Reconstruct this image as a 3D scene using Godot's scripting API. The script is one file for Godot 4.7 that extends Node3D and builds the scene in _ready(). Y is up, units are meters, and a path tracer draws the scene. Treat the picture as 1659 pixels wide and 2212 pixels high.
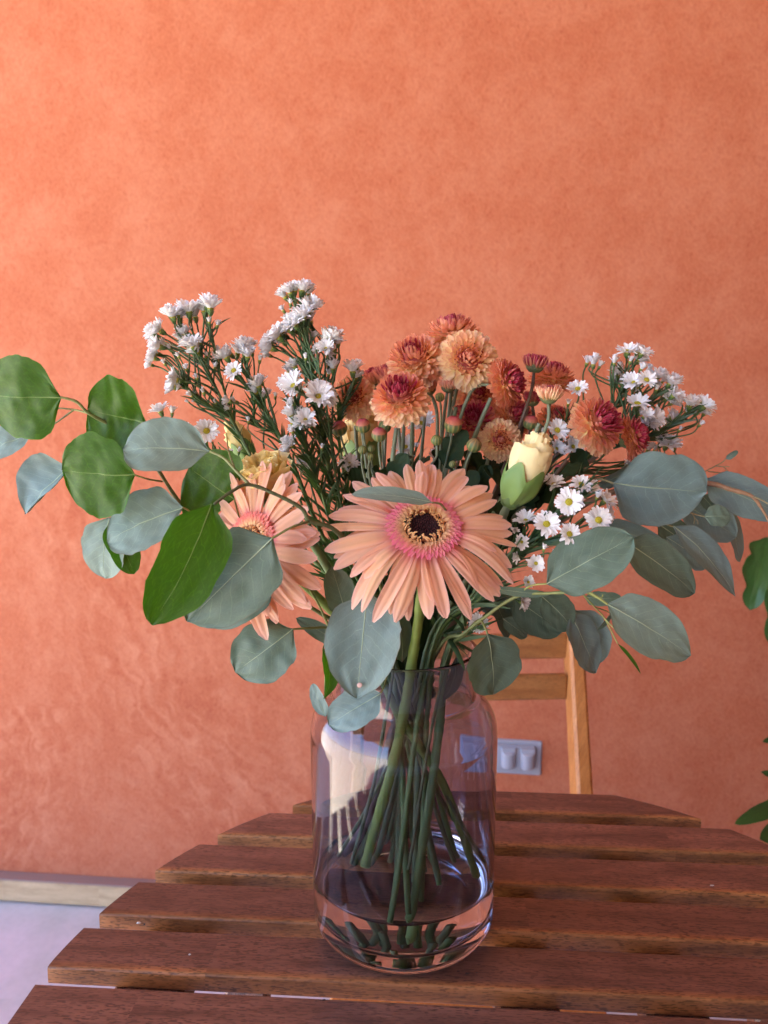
extends Node3D
# ---------------------------------------------------------------- picture geometry: reading frame 1659 x 2212
var point := 0.56   # how pointed the tip of a leaf is
const FOC := 1597.5
const PITCH := 0.12566
const EYE := Vector3(0, 1.07, 0)
const TOP := 0.72
var rng := RandomNumberGenerator.new()
var M := {}
var names := {}

class MB:
	var v := PackedVector3Array()
	var uv := PackedVector2Array()
	var c := PackedColorArray()
	var ix := PackedInt32Array()
	func add(p: Vector3, t: Vector2, col: Color) -> int:
		v.append(p); uv.append(t); c.append(col)
		return v.size() - 1
	func tri(a: int, b: int, d: int) -> void:
		ix.append(a); ix.append(b); ix.append(d)
	func quad(a: int, b: int, d: int, e: int) -> void:
		tri(a, b, d); tri(a, d, e)
	# rows of nu+1 points
	func sheet(P: PackedVector3Array, nu: int, nv: int, C: PackedColorArray, UV: PackedVector2Array = PackedVector2Array()) -> void:
		var o := v.size()
		for j in nv + 1:
			for i in nu + 1:
				var k := j * (nu + 1) + i
				add(P[k], UV[k] if UV.size() else Vector2(float(i) / nu, float(j) / nv), C[k] if C.size() > 1 else C[0])
		for j in nv:
			for i in nu:
				var a := o + j * (nu + 1) + i
				quad(a, a + nu + 1, a + nu + 2, a + 1)
	func tube(pts: PackedVector3Array, r0: float, r1: float, sides: int, c0: Color, c1: Color, cap := true) -> void:
		var n := pts.size()
		if n < 2: return
		var o := v.size()
		var t := (pts[1] - pts[0]).normalized()
		var u := t.cross(Vector3(0.31, 0.2, 0.93)).normalized()
		var run := 0.0
		for j in n:
			var nt := (pts[min(j + 1, n - 1)] - pts[max(j - 1, 0)]).normalized()
			u = (u - nt * u.dot(nt)).normalized()
			var w := nt.cross(u)
			if j > 0: run += pts[j].distance_to(pts[j - 1])
			var f := float(j) / (n - 1)
			var r := lerpf(r0, r1, f) * (1.0 + 0.07 * sin(j * 1.9 + n) + 0.05 * sin(j * 0.7))
			var shade := 1.0 + 0.14 * sin(j * 2.3 + n * 0.7) * sin(j * 0.9)
			for i in sides + 1:
				var a := TAU * i / sides
				add(pts[j] + (u * cos(a) + w * sin(a)) * r, Vector2(float(i) / sides, run * 40.0), c0.lerp(c1, f) * shade)
		for j in n - 1:
			for i in sides:
				var a := o + j * (sides + 1) + i
				quad(a, a + sides + 1, a + sides + 2, a + 1)
		if cap:
			var e := add(pts[n - 1] + (pts[n - 1] - pts[n - 2]).normalized() * r1 * 0.3, Vector2.ZERO, c1)
			var b := add(pts[0], Vector2.ZERO, c0)
			for i in sides:
				tri(o + (n - 1) * (sides + 1) + i, e, o + (n - 1) * (sides + 1) + i + 1)
				tri(o + i + 1, b, o + i)
	# profile of (radius, height) turned about the axis
	func lathe(prof: PackedVector2Array, sides: int, X: Transform3D, cols: PackedColorArray, wob := 0.0) -> void:
		var o := v.size()
		for j in prof.size():
			for i in sides + 1:
				var a := TAU * i / sides
				var rr := prof[j].x * (1.0 + wob * sin(a * 5.0 + j))
				add(X * Vector3(cos(a) * rr, prof[j].y, sin(a) * rr), Vector2(float(i) / sides, float(j) / prof.size()), cols[j] if cols.size() > 1 else cols[0])
		for j in prof.size() - 1:
			for i in sides:
				var a := o + j * (sides + 1) + i
				quad(a, a + 1, a + sides + 2, a + sides + 1)
	func box(X: Transform3D, s: Vector3, bev: float, col: Color) -> void:
		# chamfered box: six faces and bevel strips, flat shaded through split corners
		var h := s * 0.5
		var faces := [[Vector3.RIGHT, Vector3.UP, Vector3.BACK], [Vector3.LEFT, Vector3.UP, Vector3.FORWARD], [Vector3.UP, Vector3.BACK, Vector3.RIGHT], [Vector3.DOWN, Vector3.BACK, Vector3.LEFT], [Vector3.BACK, Vector3.UP, Vector3.LEFT], [Vector3.FORWARD, Vector3.UP, Vector3.RIGHT]]
		var hull := {}
		for f in faces:
			var n: Vector3 = f[0]
			var ids := []
			var e1: Vector3 = f[1]
			var e2: Vector3 = f[2]
			for q in [[1, 1], [1, -1], [-1, -1], [-1, 1]]:
				var corner: Vector3 = (n + e1 * q[0] + e2 * q[1])
				var p: Vector3 = corner * h - (e1 * q[0] + e2 * q[1]) * bev
				ids.append(add(X * p, Vector2((p * e1).dot(Vector3.ONE) * 4.0, (p * e2).dot(Vector3.ONE) * 4.0), col))
				hull[[n, corner]] = p
			quad(ids[0], ids[1], ids[2], ids[3])
		for i in 6:
			for j in range(i + 1, 6):
				var n1: Vector3 = faces[i][0]
				var n2: Vector3 = faces[j][0]
				if abs(n1.dot(n2)) > 0.1: continue
				var e := n1.cross(n2)
				var q := []
				for w in [[n1, 1], [n1, -1], [n2, -1], [n2, 1]]:
					var p: Vector3 = hull[[w[0], n1 + n2 + e * w[1]]]
					q.append(add(X * p, Vector2(p.x * 4.0, p.y * 4.0 + p.z * 4.0), col))
				quad(q[0], q[1], q[2], q[3])
	func mesh() -> ArrayMesh:
		var n := PackedVector3Array()
		n.resize(v.size())
		for k in range(0, ix.size(), 3):
			var a := ix[k]
			var b := ix[k + 1]
			var d := ix[k + 2]
			var fn := (v[d] - v[a]).cross(v[b] - v[a])
			n[a] += fn; n[b] += fn; n[d] += fn
		for i in v.size():
			n[i] = n[i].normalized() if n[i].length() > 1e-14 else Vector3.UP
		var arr := []
		arr.resize(Mesh.ARRAY_MAX)
		arr[Mesh.ARRAY_VERTEX] = v
		arr[Mesh.ARRAY_NORMAL] = n
		arr[Mesh.ARRAY_TEX_UV] = uv
		arr[Mesh.ARRAY_COLOR] = c
		arr[Mesh.ARRAY_INDEX] = ix
		var m := ArrayMesh.new()
		m.add_surface_from_arrays(Mesh.PRIMITIVE_TRIANGLES, arr)
		return m

# ---------------------------------------------------------------- helpers
func at(x: float, y: float, d: float) -> Vector3:
	var cx := (x - 829.5) / FOC
	var cy := -(y - 1106.0) / FOC
	var r := Vector3(cx, cy * cos(PITCH) - sin(PITCH), -cos(PITCH) - cy * sin(PITCH))
	return EYE + r * (d / -r.z)

func metres(px: float, d: float) -> float:
	return px * d / FOC

func numbered(n: String) -> String:
	if not names.has(n):
		names[n] = 0
		return n
	names[n] += 1
	return "%s_%03d" % [n, names[n]]

func tag(o: Node, label: String, category := "", group := "", kind := "") -> void:
	if label: o.set_meta("label", label)
	if category: o.set_meta("category", category)
	if group: o.set_meta("group", group)
	if kind: o.set_meta("kind", kind)

func thing(called: String, label: String, category: String, where := Vector3.ZERO, group := "") -> Node3D:
	var o := Node3D.new()
	o.name = numbered(called)
	add_child(o)
	o.position = where
	tag(o, label, category, group)
	return o

func put(called: String, m: Mesh, mat: Material, parent: Node, X := Transform3D(), kind := "") -> MeshInstance3D:
	var o := MeshInstance3D.new()
	o.name = called if parent != self else numbered(called)
	o.mesh = m
	o.material_override = mat
	o.transform = X
	if kind: o.set_meta("kind", kind)
	parent.add_child(o, true)
	return o

func mat(albedo: Color, rough := 0.6, vcol := false) -> StandardMaterial3D:
	var m := StandardMaterial3D.new()
	m.albedo_color = albedo.linear_to_srgb()
	m.roughness = rough
	m.vertex_color_use_as_albedo = vcol
	return m

func lin(r: float, g: float, b: float) -> Color:
	return Color(r, g, b)

func noise(freq: float, sd: int, oct := 3) -> FastNoiseLite:
	var n := FastNoiseLite.new()
	n.seed = sd
	n.noise_type = FastNoiseLite.TYPE_SIMPLEX_SMOOTH
	n.frequency = freq
	n.fractal_octaves = oct
	return n

func smooth_path(p: PackedVector3Array, per := 6) -> PackedVector3Array:
	var out := PackedVector3Array()
	var n := p.size()
	if n < 3:
		for i in per + 1: out.append(p[0].lerp(p[n - 1], float(i) / per))
		return out
	for i in n - 1:
		var a := p[max(i - 1, 0)]
		var b := p[i]
		var c := p[i + 1]
		var d := p[min(i + 2, n - 1)]
		for k in per:
			out.append(b.cubic_interpolate(c, a, d, float(k) / per))
	out.append(p[n - 1])
	return out

func frame(n: Vector3, hint := Vector3.UP) -> Basis:   # y axis along n
	var y := n.normalized()
	if abs(y.dot(hint)) > 0.98: hint = Vector3.RIGHT
	var x := hint.cross(y).normalized()
	return Basis(x, y, x.cross(y))

func tex(im: Image) -> ImageTexture:
	im.generate_mipmaps()
	return ImageTexture.create_from_image(im)

func srgb8(c: float) -> int:
	return clampi(int(255.0 * (12.92 * c if c < 0.0031308 else 1.055 * pow(c, 1.0 / 2.4) - 0.055)), 0, 255)

# ---------------------------------------------------------------- computed surfaces
func plaster_maps() -> Array:
	var S := 1280
	var W := 2.6
	var big := noise(1.0, 11, 4)
	var mid := noise(1.0, 12, 3)
	var fine := noise(1.0, 13, 2)
	var arcs := noise(1.0, 14, 3)
	# trowel sweeps: centre x, y (m on the wall), spread, angle weight
	var sweeps := [[0.32, 0.95, 0.93], [-1.15, 0.35, 0.35]]
	var by := PackedByteArray()
	by.resize(S * S * 3)
	var hb := PackedByteArray()
	hb.resize(S * S)
	var k := 0
	for j in S:
		var y := W * (1.0 - float(j) / S)
		for i in S:
			var x := W * (float(i) / S - 0.5)
			var b := big.get_noise_2d(x * 5.0, y * 5.0)
			var c := mid.get_noise_2d(x * 15.0 + 40.0, y * 13.0)
			var m := mid.get_noise_2d(x * 62.0 + b * 1.2, y * 48.0 + c * 0.8)
			var f := fine.get_noise_2d(x * 150.0 + y * 30.0, y * 110.0 - x * 20.0)
			var g := fine.get_noise_2d(x * 460.0, y * 460.0 + 50.0)
			var st := 0.0
			for s in sweeps:
				var dx: float = x - s[0]
				var dy: float = y - s[1]
				var r := sqrt(dx * dx + dy * dy)
				var ring := absf(r - s[2]) / 0.26
				if ring < 1.0 and dy < 0.1 and x < 0.25:
					st += (1.0 - ring) * arcs.get_noise_2d(r * 38.0 + s[0] * 31.0 + b * 1.2 + c * 0.8, atan2(dy, dx) * 6.5 + s[1] * 9.0)
			var tone := 0.745 + 0.04 * b + 0.025 * c + 0.042 * m + 0.072 * f + 0.045 * g + 0.17 * st * (0.5 + 0.6 * clampf(c + 0.35, 0.0, 1.0))
			tone -= 0.07 * clampf(m * f * 2.2 - 0.22, 0.0, 1.0)
			var pale := clampf(0.07 * b + 0.05 * c + 0.12 * st + 0.03 * m + 0.03, 0.0, 0.16)
			by[k * 3] = srgb8((0.63 * tone) * (1.0 - pale) + 0.66 * pale)
			by[k * 3 + 1] = srgb8((0.268 * tone * tone) * (1.0 - pale) + 0.34 * pale)
			by[k * 3 + 2] = srgb8((0.134 * tone * tone) * (1.0 - pale) + 0.25 * pale)
			hb[k] = clampi(int(127.0 + 50.0 * f + 30.0 * g + 30.0 * m + 5.0 * st), 0, 255)
			k += 1
	return [tex(Image.create_from_data(S, S, false, Image.FORMAT_RGB8, by)), tex(Image.create_from_data(S, S, false, Image.FORMAT_L8, hb))]

func wood_maps(sd: int, dark: Color, light: Color, pores: float) -> Array:
	var w := 1024
	var h := 512
	var a := noise(1.0, sd, 4)
	var b := noise(1.0, sd + 1, 3)
	var p := noise(1.0, sd + 2, 2)
	var by := PackedByteArray()
	by.resize(w * h * 3)
	var hb := PackedByteArray()
	hb.resize(w * h)
	var k := 0
	for j in h:
		var y := float(j) / h * 0.30
		for i in w:
			var x := float(i) / w * 0.62
			var warp := a.get_noise_2d(x * 4.0, y * 14.0)
			var ring := 0.5 + 0.5 * sin((y * 150.0 + warp * 9.0))
			var band := clampf(0.5 + 0.9 * a.get_noise_2d(x * 5.0 + 7.0, y * 60.0), 0.0, 1.0)
			var fib := b.get_noise_2d(x * 30.0, y * 900.0)
			var por := p.get_noise_2d(x * 110.0, y * 1500.0)
			var pore := clampf((por - 0.16) * 4.5, 0.0, 1.0) * pores * (0.5 + 0.8 * band)
			var t := clampf(0.12 + 0.28 * ring + 0.5 * band + 0.36 * fib, 0.0, 1.0)
			var c := dark.lerp(light, t) * (1.0 - 0.6 * pore)
			by[k * 3] = srgb8(c.r)
			by[k * 3 + 1] = srgb8(c.g)
			by[k * 3 + 2] = srgb8(c.b)
			hb[k] = clampi(int(150.0 + 30.0 * fib - 90.0 * pore), 0, 255)
			k += 1
	return [tex(Image.create_from_data(w, h, false, Image.FORMAT_RGB8, by)), tex(Image.create_from_data(w, h, false, Image.FORMAT_L8, hb))]

func leaf_map(sd: int, vein: Color, margin: Color, blotch: float) -> ImageTexture:
	var S := 320
	var a := noise(1.0, sd, 3)
	var b := noise(1.0, sd + 5, 2)
	var by := PackedByteArray()
	by.resize(S * S * 3)
	var k := 0
	for j in S:
		var t := float(j) / S
		for i in S:
			var u := 2.0 * float(i) / S - 1.0
			var au := absf(u)
			var wv := a.get_noise_2d(u * 3.0, t * 4.0)
			var side := 0.0 if u < 0.0 else 0.37
			var ph := (t - au * (0.30 + 0.1 * wv)) * 8.5 + side + wv * 0.5
			var dv := absf(ph - roundf(ph))
			var vn := clampf(1.0 - dv / 0.05, 0.0, 1.0) * clampf(1.25 - au, 0.0, 1.0) * 0.75
			var ph2 := (t + au * 0.5) * 21.0 + wv * 2.5 + side
			vn = maxf(vn, clampf(1.0 - absf(ph2 - roundf(ph2)) / 0.09, 0.0, 1.0) * 0.12 * (1.0 - au * 0.6))
			var im := absf(au - 0.9 + 0.03 * sin(t * 60.0 + side * 9.0))
			vn = maxf(vn, clampf(1.0 - im / 0.025, 0.0, 1.0) * 0.25)
			vn = maxf(vn, clampf(1.0 - au / (0.035 * (1.15 - t)), 0.0, 1.0))
			var m := 0.62 + 0.06 * wv - 0.35 * clampf(b.get_noise_2d(u * 19.0 + 60.0, t * 21.0) - 0.62, 0.0, 0.3) + 0.06 * b.get_noise_2d(u * 26.0, t * 30.0) + blotch * clampf(b.get_noise_2d(u * 8.0 + 9.0, t * 9.0) - 0.1, 0.0, 1.0)
			var c := Color(m, m, m).lerp(vein, vn)
			c = c.lerp(margin, clampf((au - 0.965) / 0.03, 0.0, 1.0) * 0.6)
			by[k * 3] = srgb8(c.r)
			by[k * 3 + 1] = srgb8(c.g)
			by[k * 3 + 2] = srgb8(c.b)
			k += 1
	return tex(Image.create_from_data(S, S, false, Image.FORMAT_RGB8, by))

func speck_map(sd: int, base: Color, spread: float, freq: float, spots: float) -> ImageTexture:
	var S := 768
	var a := noise(freq, sd, 5)
	var b := noise(freq * 14.0, sd + 1, 3)
	a.noise_type = FastNoiseLite.TYPE_SIMPLEX
	var by := PackedByteArray()
	by.resize(S * S * 3)
	var k := 0
	for j in S:
		for i in S:
			var n := a.get_noise_2d(i, j)
			var m := b.get_noise_2d(i, j)
			var v := 1.0 + spread * n + spread * 0.4 * m - spots * clampf(m - 0.45, 0.0, 1.0)
			by[k * 3] = srgb8(base.r * v)
			by[k * 3 + 1] = srgb8(base.g * v * (1.0 - 0.05 * n))
			by[k * 3 + 2] = srgb8(base.b * v)
			k += 1
	return tex(Image.create_from_data(S, S, false, Image.FORMAT_RGB8, by))

func leaf_mat(c: Color, rough: float, through: float, t: Texture2D, tint := Color(0.9, 1.0, 0.35)) -> StandardMaterial3D:
	var m := mat(c, rough)
	m.albedo_texture = t
	m.backlight_enabled = true
	m.backlight = (tint * through).linear_to_srgb()
	return m

func petal_mat(through: float) -> StandardMaterial3D:
	var m := mat(Color.WHITE, 0.62, true)
	m.backlight_enabled = true
	m.backlight = Color(through, through * 0.92, through * 0.85).linear_to_srgb()
	m.metallic_specular = 0.35
	return m

func make_materials() -> void:
	var pm := plaster_maps()
	M.plaster = mat(Color.WHITE, 0.9)
	M.plaster.albedo_texture = pm[0]
	M.plaster.heightmap_enabled = true
	M.plaster.heightmap_texture = pm[1]
	M.plaster.heightmap_scale = 0.16
	M.plaster.metallic_specular = 0.3
	var wm := wood_maps(31, lin(0.165, 0.070, 0.050), lin(0.51, 0.228, 0.155), 0.9)
	M.wood = mat(Color.WHITE, 0.42, true)
	M.wood.albedo_texture = wm[0]
	M.wood.heightmap_enabled = true
	M.wood.heightmap_texture = wm[1]
	M.wood.heightmap_scale = 0.03
	M.wood.metallic_specular = 0.5
	var cm := wood_maps(47, lin(0.36, 0.125, 0.028), lin(0.62, 0.27, 0.08), 0.4)
	M.chair = mat(Color.WHITE, 0.5, true)
	M.chair.albedo_texture = cm[0]
	M.board = mat(Color.WHITE, 0.7)
	M.board.albedo_texture = wood_maps(71, lin(0.40, 0.27, 0.14), lin(0.64, 0.47, 0.27), 0.15)[0]
	M.floor = mat(Color.WHITE, 0.7)
	M.floor.albedo_texture = speck_map(5, lin(0.60, 0.545, 0.535), 0.16, 0.006, 0.3)
	M.floor.uv1_triplanar = true
	M.floor.uv1_world_triplanar = true
	M.floor.uv1_scale = Vector3.ONE * 0.8
	var lt := leaf_map(3, Color(0.98, 1.0, 0.86), Color(0.75, 0.45, 0.36), 0.0)
	var gt := leaf_map(9, Color(1.0, 1.0, 0.5), Color(0.95, 0.95, 0.5), 0.3)
	M.glaucous = leaf_mat(lin(0.30, 0.42, 0.335), 0.58, 0.25, lt)
	M.blue = leaf_mat(lin(0.255, 0.375, 0.345), 0.55, 0.2, lt)
	M.sage = leaf_mat(lin(0.18, 0.275, 0.195), 0.55, 0.25, lt)
	M.green = leaf_mat(lin(0.095, 0.25, 0.022), 0.45, 0.7, gt, Color(0.8, 1.0, 0.2))
	M.mum_leaf = leaf_mat(lin(0.040, 0.072, 0.028), 0.55, 0.2, lt)
	M.mum_leaf.metallic_specular = 0.25
	M.rib = mat(lin(0.34, 0.42, 0.26), 0.6)
	M.rib_green = mat(lin(0.22, 0.34, 0.09), 0.6)
	M.stem = mat(Color.WHITE, 0.55, true)
	M.needle = mat(lin(0.040, 0.085, 0.033), 0.5)
	M.needle.backlight_enabled = true
	M.needle.backlight = Color(0.2, 0.3, 0.1)
	M.petal = petal_mat(0.75)
	M.white_petal = petal_mat(0.4)
	M.disc = mat(Color.WHITE, 0.8, true)
	M.calyx = mat(Color.WHITE, 0.55, true)
	M.house_leaf = leaf_mat(lin(0.045, 0.15, 0.03), 0.35, 0.2, gt)
	M.plastic = mat(lin(0.33, 0.34, 0.40), 0.35)
	M.cream = mat(lin(0.80, 0.74, 0.64), 0.85)
	M.ceiling = mat(lin(0.40, 0.27, 0.17), 0.8)
	M.far_wall = mat(lin(0.30, 0.15, 0.10), 0.85)  # kept dark so the unseen walls return less fill light
	M.ground = mat(lin(0.55, 0.51, 0.44), 0.9)
	var g := StandardMaterial3D.new()
	g.albedo_color = Color(0.815, 0.83, 0.90, 0.0)
	g.roughness = 0.0
	g.refraction_enabled = true
	g.refraction_scale = 0.05
	g.transparency = BaseMaterial3D.TRANSPARENCY_ALPHA
	M.glass = g
	var w := g.duplicate()
	w.albedo_color = Color(0.98, 0.985, 0.98, 0.0)
	w.refraction_scale = 0.033
	M.water = w
	var wg := w.duplicate()
	wg.albedo_color = Color(0.97, 0.97, 0.98, 0.0)
	wg.refraction_scale = 0.0125
	M.wetted = wg

# ---------------------------------------------------------------- setting
func build_setting() -> void:
	var m := MB.new()
	m.sheet(PackedVector3Array([Vector3(-60, 0, -60), Vector3(60, 0, -60), Vector3(-60, 0, 60), Vector3(60, 0, 60)]), 1, 1, PackedColorArray([Color.WHITE]))
	m.ix.reverse()
	tag(put("ground", m.mesh(), M.ground, self, Transform3D(Basis(), Vector3(0, -0.015, 0))), "", "", "", "structure")
	m = MB.new()
	m.box(Transform3D(), Vector3(3.75, 0.2, 5.2), 0.004, Color.WHITE)
	tag(put("floor", m.mesh(), M.floor, self, Transform3D(Basis(), Vector3(0.725, -0.1, 0.6))), "", "", "", "structure")
	# back wall, turned a little towards the right
	var w := thing("plaster_wall", "terracotta trowelled plaster wall standing behind the table and bouquet", "wall", Vector3(0, 0, -1.475))
	w.rotation.y = -deg_to_rad(5.2)
	m = MB.new()
	var P := PackedVector3Array()
	var UV := PackedVector2Array()
	for q in [[-2.6, 0.0], [2.6, 0.0], [-2.6, 2.6], [2.6, 2.6]]:
		P.append(Vector3(q[0], q[1], 0))
		UV.append(Vector2(q[0] / 2.6 + 0.5, 1.0 - q[1] / 2.6))
	m.sheet(P, 1, 1, PackedColorArray([Color.WHITE]), UV)
	for e in [[[-2.6, 0, -0.2], [-2.6, 0, 0], [-2.6, 2.6, -0.2], [-2.6, 2.6, 0]], [[2.6, 0, 0], [2.6, 0, -0.2], [2.6, 2.6, 0], [2.6, 2.6, -0.2]], [[2.6, 0, -0.2], [-2.6, 0, -0.2], [2.6, 2.6, -0.2], [-2.6, 2.6, -0.2]]]:
		P = PackedVector3Array()
		for q in e: P.append(Vector3(q[0], q[1], q[2]))
		m.sheet(P, 1, 1, PackedColorArray([Color.WHITE]))
	put("plaster", m.mesh(), M.plaster, w)
	m = MB.new()
	m.box(Transform3D(), Vector3(4.4, 0.052, 0.028), 0.004, Color.WHITE)
	for i in m.uv.size(): m.uv[i] = Vector2(m.v[i].x * 1.6, (m.v[i].y + m.v[i].z) * 3.3)
	put("skirting_board", m.mesh(), M.board, w, Transform3D(Basis(), Vector3(0, 0.030, 0.0145)))
	m = MB.new()
	m.box(Transform3D(), Vector3(4.4, 0.003, 0.030), 0.001, Color(0.30, 0.19, 0.16))  # thin brown strip paints the shaded, dusty top face of the board
	put("shaded_top", m.mesh(), M.stem, w, Transform3D(Basis(), Vector3(0, 0.0577, 0.0155)))
	# socket with two covers, fixed to the wall
	var s := thing("wall_socket", "pale grey double wall socket with two rounded plug covers behind vase", "socket", at(1098, 1633, 1.452))
	s.rotation.y = w.rotation.y
	s.rotation.z = -0.02
	m = MB.new()
	m.box(Transform3D(), Vector3(0.135, 0.074, 0.010), 0.0025, Color.WHITE)
	put("plate", m.mesh(), M.plastic, s)
	m = MB.new()
	m.box(Transform3D(), Vector3(0.112, 0.050, 0.006), 0.002, Color.WHITE)
	put("inner_frame", m.mesh(), M.plastic, s, Transform3D(Basis(), Vector3(-0.004, 0.003, 0.0085)))
	for k in 2:
		m = MB.new()
		var pr := PackedVector2Array([Vector2(0, -0.026), Vector2(0.010, -0.026), Vector2(0.0135, -0.022), Vector2(0.0145, 0.016), Vector2(0.0125, 0.0185), Vector2(0, 0.0185)])
		m.lathe(pr, 20, Transform3D(), PackedColorArray([Color.WHITE]))
		for i in m.v.size():
			if m.v[i].y > 0.0: m.v[i].y -= maxf(m.v[i].z + 0.004, 0.0) * 0.55
			m.v[i].z = maxf(m.v[i].z, -0.006) * 0.75
			m.v[i].y *= 0.92
		put("cover", m.mesh(), M.plastic, s, Transform3D(Basis(), Vector3(-0.001 + 0.039 * k, 0.004, 0.013)))
		m = MB.new()
		m.box(Transform3D(), Vector3(0.030, 0.013, 0.006), 0.002, Color.WHITE)
		put("hinge", m.mesh(), M.plastic, s, Transform3D(Basis(), Vector3(-0.001 + 0.039 * k, 0.019, 0.014)))
	# unseen terrace surroundings: roof, plus house and side walls darkened to cut fill light
	m = MB.new()
	m.box(Transform3D(), Vector3(5.0, 0.16, 4.9), 0.01, Color.WHITE)
	tag(put("terrace_roof", m.mesh(), M.ceiling, self, Transform3D(Basis(), Vector3(0.55, 2.69, 0.62))), "wooden roof over the terrace above the table", "roof")
	m = MB.new()
	m.box(Transform3D(), Vector3(4.6, 2.6, 0.2), 0.01, Color.WHITE)
	tag(put("unseen_house_wall", m.mesh(), M.far_wall, self, Transform3D(Basis(), Vector3(1.2, 1.3, 2.7))), "unseen house wall across the terrace, darkened and widened to cut fill light", "wall")
	m = MB.new()
	m.box(Transform3D(), Vector3(0.2, 2.6, 4.2), 0.01, Color.WHITE)
	tag(put("unseen_side_wall", m.mesh(), M.far_wall, self, Transform3D(Basis(), Vector3(2.2, 1.3, 0.5))), "unseen terracotta side wall by the houseplant, darkened to cut fill light", "wall")

# ---------------------------------------------------------------- table and chair
func build_table() -> void:
	var t := thing("slatted_table", "round wooden slatted table carrying the glass vase", "table", Vector3(0.0823, 0, -0.3816))
	t.rotation.y = -deg_to_rad(3.75)
	var R := 0.3045
	var wd := 0.0385
	var th := 0.0130
	for n in 11:
		var zb := -0.2825 + 0.0524 * n
		rng.seed = 500 + n
		var m := MB.new()
		# cross section: (z, y), clockwise seen from +x
		var prof := []
		var rr := 0.0022
		for q in [[zb + rr, -rr, PI, 0], [zb + wd - rr, -rr, PI / 2, 0], [zb + wd - rr, -th + rr, 0.0, 0], [zb + rr, -th + rr, -PI / 2, 0]]:
			for k in 5:
				var a: float = q[2] - k * PI / 8
				prof.append(Vector2(q[0] + cos(a) * rr, q[1] + sin(a) * rr))
		prof.append(prof[0])
		var fine := [prof[0]]
		for k in prof.size() - 1:
			var cuts := maxi(1, int(prof[k].distance_to(prof[k + 1]) / 0.004))
			for i in cuts: fine.append(prof[k].lerp(prof[k + 1], float(i + 1) / cuts))
		prof = fine
		var nx := 26
		var off := rng.randf() * 3.0
		var offv := rng.randf() * 3.0
		var arc := 0.0
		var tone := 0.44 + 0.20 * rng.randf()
		for k in prof.size():
			if k > 0: arc += prof[k].distance_to(prof[k - 1])
			var half := sqrt(maxf(R * R - prof[k].x * prof[k].x, 0.0004))
			half = minf(half, 0.302)
			var worn_lit := clampf((prof[k].x - (zb + wd - 0.0045)) / 0.003, 0.0, 1.0) if prof[k].y > -0.012 else 0.4  # worn front edges, with warm bounced light also put into their colour
			for i in nx + 1:
				var e := float(i) / nx
				var x := lerpf(-half, half, e)
				var yy: float = prof[k].y
				if i == 0 or i == nx: yy = clampf(yy, -th + 0.0008, -0.0006)
				m.add(Vector3(x, yy, prof[k].x), Vector2(x * 1.6 + off, arc * 3.3 + offv), Color(tone, tone, tone).lerp(Color(minf(tone * 2.0, 1.0), minf(tone * 1.75, 1.0), tone * 0.85), worn_lit))
		for k in prof.size() - 1:
			for i in nx:
				var a := k * (nx + 1) + i
				m.quad(a, a + 1, a + nx + 2, a + nx + 1)
		for e in [0, nx]:
			var mid := m.add(Vector3((-1.0 if e == 0 else 1.0) * minf(sqrt(R * R - pow(zb + wd * 0.5, 2)), 0.302), -th * 0.5, zb + wd * 0.5), Vector2(off, offv), Color(tone, tone, tone))
			var o := m.v.size()
			for k in prof.size():
				m.add(m.v[k * (nx + 1) + e], Vector2(off + prof[k].x * 1.6, offv + prof[k].y * 3.3), Color(tone, tone, tone) * 0.9)
			for k in prof.size() - 1:
				if e == 0: m.tri(mid, o + k, o + k + 1)
				else: m.tri(mid, o + k + 1, o + k)
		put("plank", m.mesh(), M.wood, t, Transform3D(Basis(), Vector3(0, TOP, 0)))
	for q in [[-0.237, 0.046], [0.005, 0.040], [0.097, 0.038], [0.225, 0.046]]:
		var m := MB.new()
		var len := 2.0 * sqrt(0.27 * 0.27 - q[0] * q[0])
		m.box(Transform3D(), Vector3(q[1], 0.022, len), 0.003, Color(0.5, 0.5, 0.5))
		put("batten", m.mesh(), M.wood, t, Transform3D(Basis(), Vector3(q[0], TOP - th - 0.0115, 0)))
	for s in [-1, 1]:
		for e in [-1, 1]:
			var m := MB.new()
			var a := Vector3(0.21 * s, 0.0, 0.19 * e)
			var b := Vector3(0.20 * s, TOP - 0.042, -0.17 * e + 0.01 * s)
			var d := b - a
			m.box(Transform3D(frame(d, Vector3.RIGHT), (a + b) * 0.5), Vector3(0.022, d.length(), 0.034), 0.003, Color(0.55, 0.55, 0.55))
			put("leg", m.mesh(), M.wood, t)

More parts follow.
